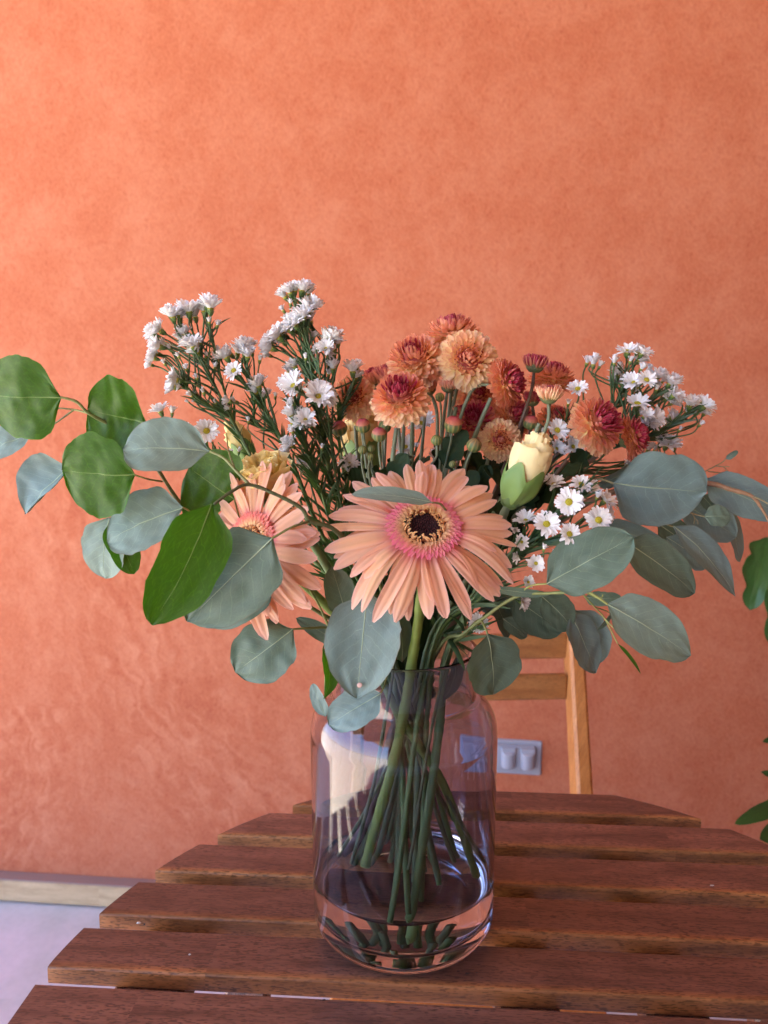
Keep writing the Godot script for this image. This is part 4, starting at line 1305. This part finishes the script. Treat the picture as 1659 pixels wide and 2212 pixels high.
	aster_spray("white aster spray tucked between the carnation bud and the leaning chrysanthemums", [[[960, 1870, 0.50], [910, 1400, 0.51], [1060, 1180, 0.52], [1180, 1020, 0.51], [1225, 905, 0.50]]],
		[[1248, 838, 0.49, [-0.2, 0.6, 0.6], 25, 0.84], [1205, 928, 0.485, [0.1, 0.4, 0.8], 27, 0.84], [1239, 964, 0.49, [0.3, 0.3, 0.8], 21, 0.8], [1204, 968, 0.495, [0.2, 0.3, 0.7], 17, 0.7]],
		[[1228, 867, 0.49, 0.0], [1173, 930, 0.49, -0.2]], 26)
	aster_spray("white aster spray with the largest open daisies, right of the big gerbera", [[[850, 1960, 0.44], [930, 1412, 0.46], [1040, 1290, 0.45], [1110, 1200, 0.44], [1190, 1120, 0.435], [1250, 1070, 0.435]], [[1040, 1290, 0.45], [1130, 1190, 0.436], [1220, 1170, 0.432]]],
		[[1196, 1044, 0.45, [-0.1, 0.7, 0.5], 21, 0.8], [1229, 1084, 0.42, [-0.2, 0.25, 0.95], 33, 0.95], [1256, 1044, 0.435, [0, 0.7, 0.6], 25, 0.84], [1272, 1056, 0.44, [0.4, 0.7, 0.4], 25, 0.8], [1292, 1070, 0.43, [0.2, 0.8, 0.3], 15, 0.3], [1309, 1080, 0.44, [0.5, 0.6, 0.3], 23, 0.8], [1315, 1107, 0.435, [0.7, 0.2, 0.5], 25, 0.84], [1294, 1123, 0.42, [0.1, 0.3, 0.9], 32, 0.95], [1181, 1131, 0.42, [-0.1, 0.5, 0.85], 32, 0.9], [1231, 1153, 0.415, [0.2, 0.45, 0.85], 27, 0.9], [1135, 1122, 0.435, [-0.2, 0.7, 0.4], 21, 0.8], [1127, 1170, 0.425, [-0.2, 0.3, 0.9], 17, 0.6], [1196, 1196, 0.42, [0.5, 0.2, 0.8], 14, 0.5], [1158, 1217, 0.415, [-0.1, 0.2, 0.95], 19, 0.72], [1117, 1203, 0.43, [-0.6, 0, 0.6], 14, 0.5], [1142, 1257, 0.425, [0, 0.3, 0.8], 15, 0.6], [1113, 1146, 0.435, [-0.3, 0.3, 0.8], 12, 0.35]],
		[[1176, 1181, 0.415, 0.1], [1257, 1080, 0.42, 0.2]], 27)
	aster_spray("short white aster sprig low beside the vase rim", [[[900, 1930, 0.46], [935, 1420, 0.468], [985, 1385, 0.462], [1010, 1365, 0.457]]],
		[[1033, 1345, 0.45, [0.1, 0.2, 0.9], 25, 0.85], [1130, 1302, 0.46, [0.5, 0.0, 0.5], 16, 0.7]], [], 28)
	aster_spray("white aster spray at the back, glimpsed between chrysanthemum stems", [[[850, 1850, 0.53], [860, 1400, 0.53], [880, 1150, 0.56], [890, 1000, 0.56]]],
		[[911, 912, 0.56, [0, 0.6, 0.6], 27, 0.8], [875, 964, 0.56, [-0.1, 0.6, 0.7], 25, 0.8], [950, 990, 0.56, [0.1, 0.4, 0.8], 22, 0.8], [760, 1010, 0.56, [-0.1, 0.4, 0.8], 22, 0.8]], [], 29)

const TWIG_A := Color(0.10, 0.13, 0.05)
const TWIG_B := Color(0.22, 0.24, 0.07)

func branch(label: String, p0: Array) -> Node3D:
	return thing("eucalyptus_branch", label, "eucalyptus", foot(p0), "eucalyptus branches round the bouquet")

func vase_twig(o: Node3D, pts: Array, r0: float, r1: float, c0 := TWIG_A, c1 := TWIG_B) -> void:
	var m := MB.new()
	m.tube(shifted(world_path(pts, r0 * 0.001), o.position), r0 * 0.001, r1 * 0.001, 8, c0, c1)
	put("twig", m.mesh(), M.stem, o)

func build_eucalyptus() -> void:
	var f := Vector3(0, 0.15, 1)
	var up := Vector3(-0.25, 0.55, 0.8)
	var right := Vector3(0.45, 0.1, 0.85)
	# far left
	var p := [[960, 1850, 0.46], [840, 1420, 0.475], [700, 1330, 0.47], [520, 1215, 0.455], [400, 1100, 0.44], [330, 1000, 0.425], [255, 930, 0.415], [192, 893, 0.405], [165, 868, 0.402], [131, 858, 0.40]]
	var o := branch("longest eucalyptus branch, reaching the left edge with broad green leaves", p[0])
	vase_twig(o, p, 1.6, 0.7)
	twig(o, "twig", [[[192, 893, 0.405], [160, 885, 0.408], [118, 881, 0.412], 0.6, 0.4], [[330, 1000, 0.425], [318, 955, 0.415], [313, 913, 0.412], 0.6, 0.5], [[350, 1040, 0.428], [320, 1035, 0.41], [291, 1026, 0.402], 0.6, 0.5], [[255, 930, 0.415], [200, 990, 0.43], [148, 1010, 0.435], 0.6, 0.5], [[420, 1120, 0.44], [410, 1105, 0.425], [395, 1096, 0.415], 0.7, 0.5], [[480, 1180, 0.45], [350, 1140, 0.445], [238, 1118, 0.435], 0.7, 0.5], [[520, 1215, 0.455], [520, 1140, 0.45], [506, 1078, 0.44], 0.7, 0.5], [[160, 885, 0.408], [110, 920, 0.415], [72, 935, 0.42], 0.5, 0.4]], TWIG_B, Color(0.30, 0.30, 0.09))
	leaf(o, [131, 858], [-32, 852], 184, 0.40, Vector3(0.45, -0.25, 0.85), M.green, 0.05, 0.06, 3, 0.92)
	leaf(o, [72, 935], [-35, 985], 92, 0.42, up, M.glaucous, 0.05, 0.05, 4)
	leaf(o, [315, 913], [190, 884], 190, 0.412, Vector3(0.5, -0.3, 0.8), M.green, 0.16, 0.10, 5, 0.80, 0.0, 0.10)
	leaf(o, [291, 1026], [134, 1016], 196, 0.402, Vector3(0.4, -0.3, 0.85), M.green, 0.05, 0.06, 6, 0.85)
	point = 0.7
	leaf(o, [148, 1009], [54, 1108], 138, 0.435, Vector3(-0.55, 0.45, 0.8), M.blue, 0.14, 0.06, 7, 0.85, 0.0, 0.08)
	point = 0.56
	leaf(o, [395, 1096], [232, 1172], 152, 0.415, up, M.glaucous, 0.05, 0.05, 8, 0.88)
	leaf(o, [236, 1118], [228, 1250], 118, 0.435, Vector3(-0.3, 0.3, 0.9), M.glaucous, 0.06, 0.05, 9, 0.85)
	leaf(o, [240, 1124], [290, 1240], 66, 0.431, Vector3(0.5, -0.2, 0.8), M.green, 0.08, 0.05, 10, 0.85)
	leaf(o, [506, 1078], [408, 1010], 172, 0.44, Vector3(0.4, -0.35, 0.85), M.green, 0.06, 0.05, 11, 0.9)
	# front left fork
	p = [[1000, 1830, 0.47], [850, 1420, 0.462], [790, 1230, 0.43], [724, 1146, 0.402], [671, 1126, 0.392], [651, 1098, 0.388], [600, 1070, 0.384], [539, 1047, 0.380], [500, 1062, 0.372], [463, 1089, 0.366]]
	o = branch("eucalyptus fork crossing the half hidden gerbera with three big front leaves", p[0])
	vase_twig(o, p, 1.5, 0.75, TWIG_A, Color(0.09, 0.10, 0.04))
	twig(o, "twig", [[[539, 1047, 0.380], [508, 1015, 0.383], [484, 990, 0.387], [453, 975, 0.39], 0.85, 0.6], [[671, 1126, 0.392], [632, 1138, 0.382], [588, 1163, 0.376], 0.75, 0.55], [[508, 1015, 0.383], [494, 975, 0.40], [489, 935, 0.41], 0.5, 0.3], [[494, 975, 0.40], [480, 965, 0.40], [470, 955, 0.40], 0.4, 0.25]], Color(0.14, 0.15, 0.05), TWIG_B)
	leaf(o, [453, 975], [266, 972], 132, 0.39, Vector3(-0.2, 0.5, 0.85), M.glaucous, 0.06, 0.05, 12, 1.12)
	point = 0.68
	leaf(o, [457, 1089], [328, 1350], 158, 0.366, Vector3(0.55, -0.15, 0.85), M.green, 0.06, 0.05, 13, 0.82, -0.006)
	point = 0.56
	point = 0.62
	leaf(o, [588, 1163], [404, 1342], 186, 0.378, Vector3(0.25, 0.3, 0.9), M.sage, 0.05, 0.04, 14, 0.84)
	point = 0.56
	leaf(o, [590, 1270], [455, 1352], 70, 0.40, Vector3(0.2, 0.3, 0.9), M.sage, 0.05, 0.04, 15, 0.85)
	# low left
	p = [[1010, 1860, 0.48], [805, 1440, 0.465], [750, 1385, 0.452], [712, 1358, 0.44], [672, 1357, 0.43], [633, 1359, 0.422]]
	o = branch("low eucalyptus branch left of the vase neck with round leaf and small drooping ones", p[0])
	vase_twig(o, p, 1.4, 0.6)
	twig(o, "twig", [[[750, 1385, 0.452], [720, 1375, 0.44], [703, 1388, 0.43], [697, 1404, 0.425], 0.5, 0.35], [[712, 1358, 0.44], [685, 1300, 0.44], [661, 1262, 0.438], 0.8, 0.5], [[805, 1440, 0.465], [770, 1390, 0.452], [747, 1324, 0.446], 1.6, 0.6], [[720, 1375, 0.44], [704, 1430, 0.436], [701, 1500, 0.434], 0.4, 0.3]], TWIG_B, Color(0.20, 0.27, 0.08))
	leaf(o, [633, 1359], [508, 1452], 134, 0.422, Vector3(0.2, 0.25, 0.95), M.sage, 0.05, 0.05, 16, 0.95)
	point = 0.9
	leaf(o, [697, 1400], [699, 1510], 44, 0.425, Vector3(0.7, 0.0, 0.7), M.green, 0.12, 0.14, 17, 0.8, 0.0, 0.1)
	point = 0.56
	leaf(o, [704, 1548], [676, 1476], 36, 0.434, Vector3(-0.4, 0.4, 0.8), M.blue, 0.05, 0.05, 18, 0.85)
	leaf(o, [747, 1326], [716, 1224], 68, 0.446, Vector3(0.1, 0.4, 0.9), M.sage, 0.08, 0.05, 19, 0.85)
	leaf(o, [760, 1400], [640, 1335], 40, 0.452, Vector3(0.68, -0.30, 0.62), M.sage, 0.05, 0.05, 20, 0.85)
	# front centre
	p = [[780, 1850, 0.45], [850, 1440, 0.455], [838, 1330, 0.44], [812, 1240, 0.42], [795, 1226, 0.408], [789, 1245, 0.402], [794, 1279, 0.40]]
	o = branch("eucalyptus twig hanging a pointed blue grey leaf with a pink hole before the vase", p[0])
	vase_twig(o, p, 1.3, 0.6)
	twig(o, "twig", [[[846, 1400, 0.452], [838, 1450, 0.435], [830, 1482, 0.425], [822, 1498, 0.42], 0.6, 0.4], [[838, 1330, 0.44], [760, 1420, 0.428], [755, 1478, 0.424], 0.5, 0.35]], TWIG_B, TWIG_B)
	point = 0.8
	var l := leaf(o, [794, 1279], [771, 1508], 162, 0.40, Vector3(0.0, 0.35, 0.95), M.blue, 0.05, 0.04, 21, 0.86, -0.004)
	point = 0.56
	var m := MB.new()
	m.lathe(PackedVector2Array([Vector2(metres(5.2, 0.4), 0.0), Vector2(metres(5.8, 0.4), 0.00025), Vector2(metres(4.8, 0.4), 0.0004), Vector2(0, 0.00035)]), 14, Transform3D(frame(Vector3(0, 0.2, 0.98)), at(777, 1480, 0.3935) - o.position), PackedColorArray([Color(0.45, 0.22, 0.18), Color(0.45, 0.24, 0.18), Color(0.62, 0.42, 0.36), Color(0.66, 0.46, 0.40)]))
	put("hole_spot", m.mesh(), M.calyx, l)  # pale pink disc standing in for a hole through the leaf
	leaf(o, [823, 1498], [710, 1566], 88, 0.42, Vector3(-0.1, 0.45, 0.9), M.blue, 0.06, 0.05, 22, 0.9)
	leaf(o, [755, 1476], [741, 1533], 17, 0.424, Vector3(-0.2, 0.2, 0.9), M.glaucous, 0.05, 0.05, 23, 0.85)
	# over the big gerbera
	p = [[900, 1850, 0.48], [900, 1410, 0.475], [955, 1240, 0.452], [968, 1130, 0.425], [955, 1092, 0.405], [934, 1086, 0.396]]
	o = branch("eucalyptus twig resting one narrow grey leaf on the big gerbera", p[0])
	vase_twig(o, p, 1.0, 0.5)
	leaf(o, [934, 1086], [760, 1068], 46, 0.396, Vector3(-0.1, 0.75, 0.6), M.glaucous, 0.06, 0.05, 24, 0.88)
	leaf(o, [868, 1430], [862, 1318], 58, 0.45, Vector3(0.68, -0.30, 0.62), M.sage, 0.06, 0.05, 25, 0.85)
	# right front
	p = [[760, 1845, 0.48], [930, 1430, 0.465], [1000, 1370, 0.45], [1042, 1337, 0.44], [1115, 1289, 0.425], [1190, 1281, 0.415], [1251, 1279, 0.407], [1264, 1276, 0.403], [1288, 1288, 0.401], [1312, 1305, 0.40]]
	o = branch("front right eucalyptus branch ending in a pale leaf and one thin young blade", p[0])
	vase_twig(o, p, 1.3, 0.65, TWIG_A, Color(0.30, 0.32, 0.10))
	twig(o, "twig", [[[1256, 1280, 0.405], [1285, 1312, 0.41], [1306, 1336, 0.415], [1334, 1390, 0.415], 0.5, 0.35], [[1306, 1336, 0.415], [1325, 1356, 0.41], [1337, 1370, 0.408], 0.35, 0.3], [[1262, 1279, 0.405], [1290, 1292, 0.405], [1303, 1297, 0.405], 0.3, 0.25], [[1290, 1292, 0.405], [1300, 1290, 0.405], [1302, 1284, 0.405], 0.3, 0.3], [[1285, 1312, 0.41], [1310, 1320, 0.42], [1318, 1326, 0.425], 0.35, 0.3], [[1115, 1289, 0.425], [1145, 1266, 0.415], [1181, 1261, 0.41], 0.6, 0.5], [[1256, 1280, 0.405], [1300, 1210, 0.435], [1350, 1178, 0.445], 0.6, 0.45]], Color(0.26, 0.29, 0.09), Color(0.32, 0.33, 0.10))
	leaf(o, [1181, 1261], [1368, 1160], 126, 0.41, Vector3(-0.05, 0.45, 0.9), M.sage, 0.05, 0.05, 26, 0.86)
	point = 0.66
	leaf(o, [1350, 1170], [1500, 1282], 106, 0.445, Vector3(0.1, 0.4, 0.9), M.sage, 0.05, 0.06, 27, 0.86)
	point = 0.56
	point = 0.66
	leaf(o, [1312, 1305], [1492, 1416], 124, 0.40, Vector3(-0.1, 0.55, 0.85), M.glaucous, 0.05, 0.05, 28, 0.85)
	point = 0.56
	point = 0.9
	leaf(o, [1334, 1390], [1384, 1456], 9, 0.415, Vector3(0.3, 0.3, 0.9), M.green, 0.05, 0.05, 29, 0.85, 0.0, 0.0, false)
	point = 0.56
	leaf(o, [1318, 1326], [1290, 1360], 28, 0.425, Vector3(0.68, -0.30, 0.62), M.sage, 0.05, 0.05, 30, 0.85)
	leaf(o, [1066, 1270], [1190, 1284], 24, 0.42, Vector3(0.68, -0.30, 0.62), M.sage, 0.06, 0.05, 31, 0.8)
	# right upper
	p = [[740, 1840, 0.49], [790, 1780, 0.49], [830, 1640, 0.492], [905, 1440, 0.492], [1030, 1290, 0.49], [1180, 1150, 0.485], [1290, 1075, 0.475], [1400, 1050, 0.475], [1524, 1044, 0.47], [1580, 1058, 0.465], [1624, 1072, 0.462], [1645, 1098, 0.462], [1662, 1128, 0.462]]
	o = branch("long woody eucalyptus branch reaching the right edge with dark clustered leaves", p[0])
	vase_twig(o, p, 4.0, 0.6, Color(0.10, 0.065, 0.058), Color(0.36, 0.20, 0.10))
	twig(o, "twig", [[[1180, 1150, 0.485], [1250, 1060, 0.465], [1290, 1036, 0.458], [1325, 1044, 0.45], 0.8, 0.6], [[1524, 1044, 0.47], [1496, 1032, 0.475], [1512, 1024, 0.477], [1558, 1000, 0.48], [1567, 991, 0.48], 0.5, 0.3], [[1530, 1018, 0.478], [1556, 1022, 0.478], [1575, 1026, 0.478], 0.4, 0.3], [[1545, 1007, 0.479], [1562, 1008, 0.478], [1576, 1008, 0.477], 0.35, 0.25], [[1562, 1008, 0.478], [1572, 1018, 0.477], [1580, 1028, 0.476], 0.3, 0.3], [[1290, 1075, 0.475], [1380, 1110, 0.475], [1455, 1138, 0.462], 0.7, 0.5], [[1400, 1050, 0.475], [1460, 1080, 0.48], [1490, 1094, 0.48], 0.6, 0.4], [[1624, 1072, 0.462], [1640, 1078, 0.458], [1662, 1090, 0.452], 0.5, 0.4], [[1290, 1110, 0.475], [1300, 1130, 0.468], [1312, 1143, 0.46], 0.5, 0.4], [[1490, 1107, 0.47], [1505, 1112, 0.462], [1522, 1116, 0.458], 0.45, 0.35], [[1495, 1108, 0.47], [1500, 1118, 0.468], [1499, 1132, 0.466], 0.3, 0.25], [[1500, 1118, 0.468], [1507, 1126, 0.466], [1508, 1133, 0.465], 0.25, 0.22]], Color(0.22, 0.17, 0.08), Color(0.24, 0.21, 0.09))
	leaf(o, [1325, 1044], [1526, 1062], 178, 0.45, Vector3(0.68, -0.30, 0.62), M.blue, 0.05, 0.05, 32, 0.90)
	leaf(o, [1290, 1050], [1366, 1000], 52, 0.475, Vector3(0.68, -0.30, 0.62), M.blue, 0.05, 0.05, 33, 0.85)
	point = 1.1
	leaf(o, [1455, 1137], [1588, 1288], 84, 0.46, Vector3(0.35, 0.45, 0.8), M.blue, 0.10, 0.10, 34, 0.80)
	point = 0.56
	leaf(o, [1300, 1130], [1436, 1180], 52, 0.462, Vector3(0.68, -0.30, 0.62), M.blue, 0.06, 0.05, 35, 0.85)
	leaf(o, [1520, 1036], [1690, 1112], 84, 0.475, Vector3(0.68, -0.30, 0.62), M.blue, 0.05, 0.05, 36, 0.88)
	leaf(o, [1470, 1085], [1590, 1160], 84, 0.49, Vector3(0.68, -0.30, 0.62), M.blue, 0.05, 0.05, 37, 0.88)
	leaf(o, [1522, 1116], [1578, 1116], 48, 0.458, Vector3(0.1, 0.4, 0.9), M.sage, 0.05, 0.05, 38, 0.86)
	leaf(o, [1570, 1098], [1598, 1214], 66, 0.50, Vector3(0.68, -0.30, 0.62), M.blue, 0.05, 0.05, 39, 0.86)
	leaf(o, [1440, 1160], [1528, 1226], 62, 0.485, Vector3(0.68, -0.30, 0.62), M.blue, 0.05, 0.05, 40, 0.86)
	leaf(o, [1568, 992], [1594, 974], 13, 0.48, Vector3(0.1, 0.3, 0.9), M.sage, 0.05, 0.05, 41, 0.86, 0.0, 0.0, false)
	leaf(o, [1420, 1130], [1500, 1190], 70, 0.495, Vector3(0.68, -0.30, 0.62), M.sage, 0.05, 0.05, 42, 0.86)
	leaf(o, [1515, 1070], [1548, 1112], 36, 0.485, Vector3(0.1, 0.3, 0.9), M.sage, 0.05, 0.05, 43, 0.86)
	# right lower
	p = [[770, 1840, 0.50], [935, 1430, 0.495], [1010, 1340, 0.485], [1090, 1290, 0.48], [1170, 1290, 0.475], [1235, 1318, 0.475]]
	o = branch("lower right eucalyptus branch with shaded leaves hanging before the folding chair", p[0])
	vase_twig(o, p, 1.3, 0.6, Color(0.08, 0.06, 0.045), TWIG_A)
	point = 0.75
	leaf(o, [1232, 1326], [1287, 1454], 98, 0.47, Vector3(0.68, -0.30, 0.62), M.blue, 0.05, 0.05, 44, 0.9)
	point = 0.56
	leaf(o, [1240, 1318], [1300, 1430], 92, 0.485, Vector3(-0.1, 0.5, 0.9), M.blue, 0.05, 0.05, 45, 0.9)
	leaf(o, [1170, 1288], [1236, 1357], 78, 0.468, Vector3(0.68, -0.30, 0.62), M.sage, 0.05, 0.05, 46, 0.9)
	leaf(o, [1110, 1292], [1214, 1366], 92, 0.478, Vector3(0.68, -0.30, 0.62), M.sage, 0.05, 0.05, 47, 0.88)
	leaf(o, [1086, 1336], [1138, 1377], 36, 0.475, Vector3(0.1, 0.3, 0.9), M.sage, 0.05, 0.05, 48, 0.88)
	leaf(o, [1070, 1300], [1098, 1378], 52, 0.48, Vector3(0.68, -0.30, 0.62), M.sage, 0.05, 0.05, 49, 0.88)
	leaf(o, [1262, 1290], [1342, 1292], 42, 0.46, Vector3(0.68, -0.30, 0.62), M.sage, 0.05, 0.05, 50, 0.88)
	leaf(o, [1030, 1290], [1140, 1320], 60, 0.485, Vector3(0.68, -0.30, 0.62), M.sage, 0.05, 0.05, 51, 0.88)
	# right of the neck
	p = [[880, 1860, 0.44], [960, 1440, 0.463], [1005, 1370, 0.452], [1034, 1340, 0.442], [1046, 1352, 0.437], [1053, 1369, 0.435]]
	o = branch("eucalyptus twig with one olive leaf hanging right of the vase neck", p[0])
	vase_twig(o, p, 1.1, 0.6)
	leaf(o, [1053, 1369], [1066, 1500], 150, 0.435, Vector3(0.5, -0.25, 0.8), M.sage, 0.05, 0.05, 52, 0.98)
	leaf(o, [985, 1420], [958, 1512], 62, 0.463, Vector3(0.68, -0.30, 0.62), M.sage, 0.06, 0.05, 53, 0.88)

func build_houseplant() -> void:
	var o := thing("houseplant", "dark green leafy houseplant at the right edge beyond the table", "plant", Vector3(0.80, 0, -1.02))
	var m := MB.new()
	m.lathe(PackedVector2Array([Vector2(0, 0.0), Vector2(0.10, 0.0), Vector2(0.105, 0.01), Vector2(0.135, 0.24), Vector2(0.145, 0.245), Vector2(0.145, 0.275), Vector2(0.13, 0.275), Vector2(0.125, 0.23), Vector2(0.0, 0.225)]), 32, Transform3D(), PackedColorArray([Color(0.36, 0.16, 0.09)]))
	put("pot", m.mesh(), M.calyx, o)
	rng.seed = 314
	# base x, y, tip x, y, depth, width
	var spots := [[1660, 1160, 1620, 1318, 1.02, 60], [1702, 1190, 1664, 1392, 1.0, 52], [1712, 1150, 1608, 1232, 1.05, 44], [1732, 1590, 1647, 1602, 0.93, 26], [1722, 1700, 1644, 1667, 0.9, 26], [1712, 1725, 1587, 1780, 0.86, 36], [1732, 1780, 1641, 1812, 0.84, 60], [1812, 1420, 1725, 1500, 0.95, 60], [1862, 1160, 1770, 1270, 1.05, 70], [1892, 1300, 1810, 1420, 1.0, 70], [1852, 1560, 1760, 1650, 0.9, 60], [1932, 1450, 1860, 1560, 1.0, 70], [1772, 1020, 1710, 1130, 1.08, 60], [1962, 1200, 1910, 1330, 1.1, 70]]
	var st := MB.new()
	for k in spots.size():
		var q: Array = spots[k]
		var tip := at(q[2], q[3], q[4] - 0.03) - o.position
		var base := at(q[0], q[1], q[4] + 0.01) - o.position
		var root := Vector3(rng.randf_range(-0.05, 0.05), 0.24, rng.randf_range(-0.05, 0.05))
		st.tube(smooth_path(PackedVector3Array([root, root.lerp(base, 0.6) + Vector3(0.04, 0.05, 0), base]), 8), 0.0032, 0.0018, 7, Color(0.06, 0.10, 0.03), Color(0.10, 0.19, 0.05))
		var lm := leaf_mesh(base, tip, metres(q[5], q[4]), Vector3(-0.3, 0.5, 0.8), 0.10, 0.08, 60 + k, 0.8)
		if k < 3 or k > 6:
			put("leaf", lobed(base, tip, metres(q[5] * 1.15, q[4]), Vector3(-0.3, 0.5, 0.8), 60 + k), M.house_leaf, o)
			continue
		m = MB.new()
		m.sheet(lm[0], lm[2], lm[3], PackedColorArray([Color.WHITE]), lm[1])
		put("leaf", m.mesh(), M.house_leaf, o)
	put("stem", st.mesh(), M.stem, o)

func _ready() -> void:
	# camera, sky, sun, exposure
	var cam := Camera3D.new()
	cam.name = "camera"
	cam.position = EYE
	cam.rotation.x = -PITCH
	cam.keep_aspect = Camera3D.KEEP_HEIGHT
	var ca := CameraAttributesPhysical.new()
	ca.frustum_focal_length = 17.33
	ca.exposure_aperture = 7.5
	ca.frustum_focus_distance = 0.455
	ca.frustum_near = 0.05
	ca.frustum_far = 200.0
	cam.attributes = ca
	add_child(cam)
	cam.fov = rad_to_deg(2.0 * atan(1106.0 / FOC))
	cam.near = 0.05
	cam.far = 200.0
	var env := Environment.new()
	env.background_mode = Environment.BG_SKY
	var sky := Sky.new()
	var sm := ProceduralSkyMaterial.new()
	sm.sky_top_color = Color(0.46, 0.60, 0.82)
	sm.sky_horizon_color = Color(0.82, 0.86, 0.92)
	sm.sky_curve = 0.12
	sm.ground_horizon_color = Color(0.60, 0.56, 0.52)
	sm.ground_bottom_color = Color(0.45, 0.40, 0.36)
	sky.sky_material = sm
	env.sky = sky
	env.tonemap_mode = Environment.TONE_MAPPER_LINEAR
	env.tonemap_exposure = 8.1
	env.sdfgi_enabled = true
	env.ssao_enabled = true
	env.ssil_enabled = true
	var we := WorldEnvironment.new()
	we.name = "environment"
	we.environment = env
	add_child(we)
	var sun := DirectionalLight3D.new()
	sun.name = "sun"
	sun.light_energy = 1.5
	sun.light_color = Color(1.0, 0.95, 0.87)
	sun.light_angular_distance = 0.5
	sun.shadow_enabled = true
	sun.sky_mode = DirectionalLight3D.SKY_MODE_LIGHT_ONLY
	add_child(sun)
	sun.look_at_from_position(Vector3.ZERO, Vector3(0.26, -0.94, 0.33))
	make_materials()
	build_setting()
	build_table()
	build_chair()
	build_vase()
	build_crumbs()
	make_spoons()
	make_rays()
	build_gerberas()
	build_carnations()
	build_mums()
	build_asters()
	build_eucalyptus()
	build_houseplant()
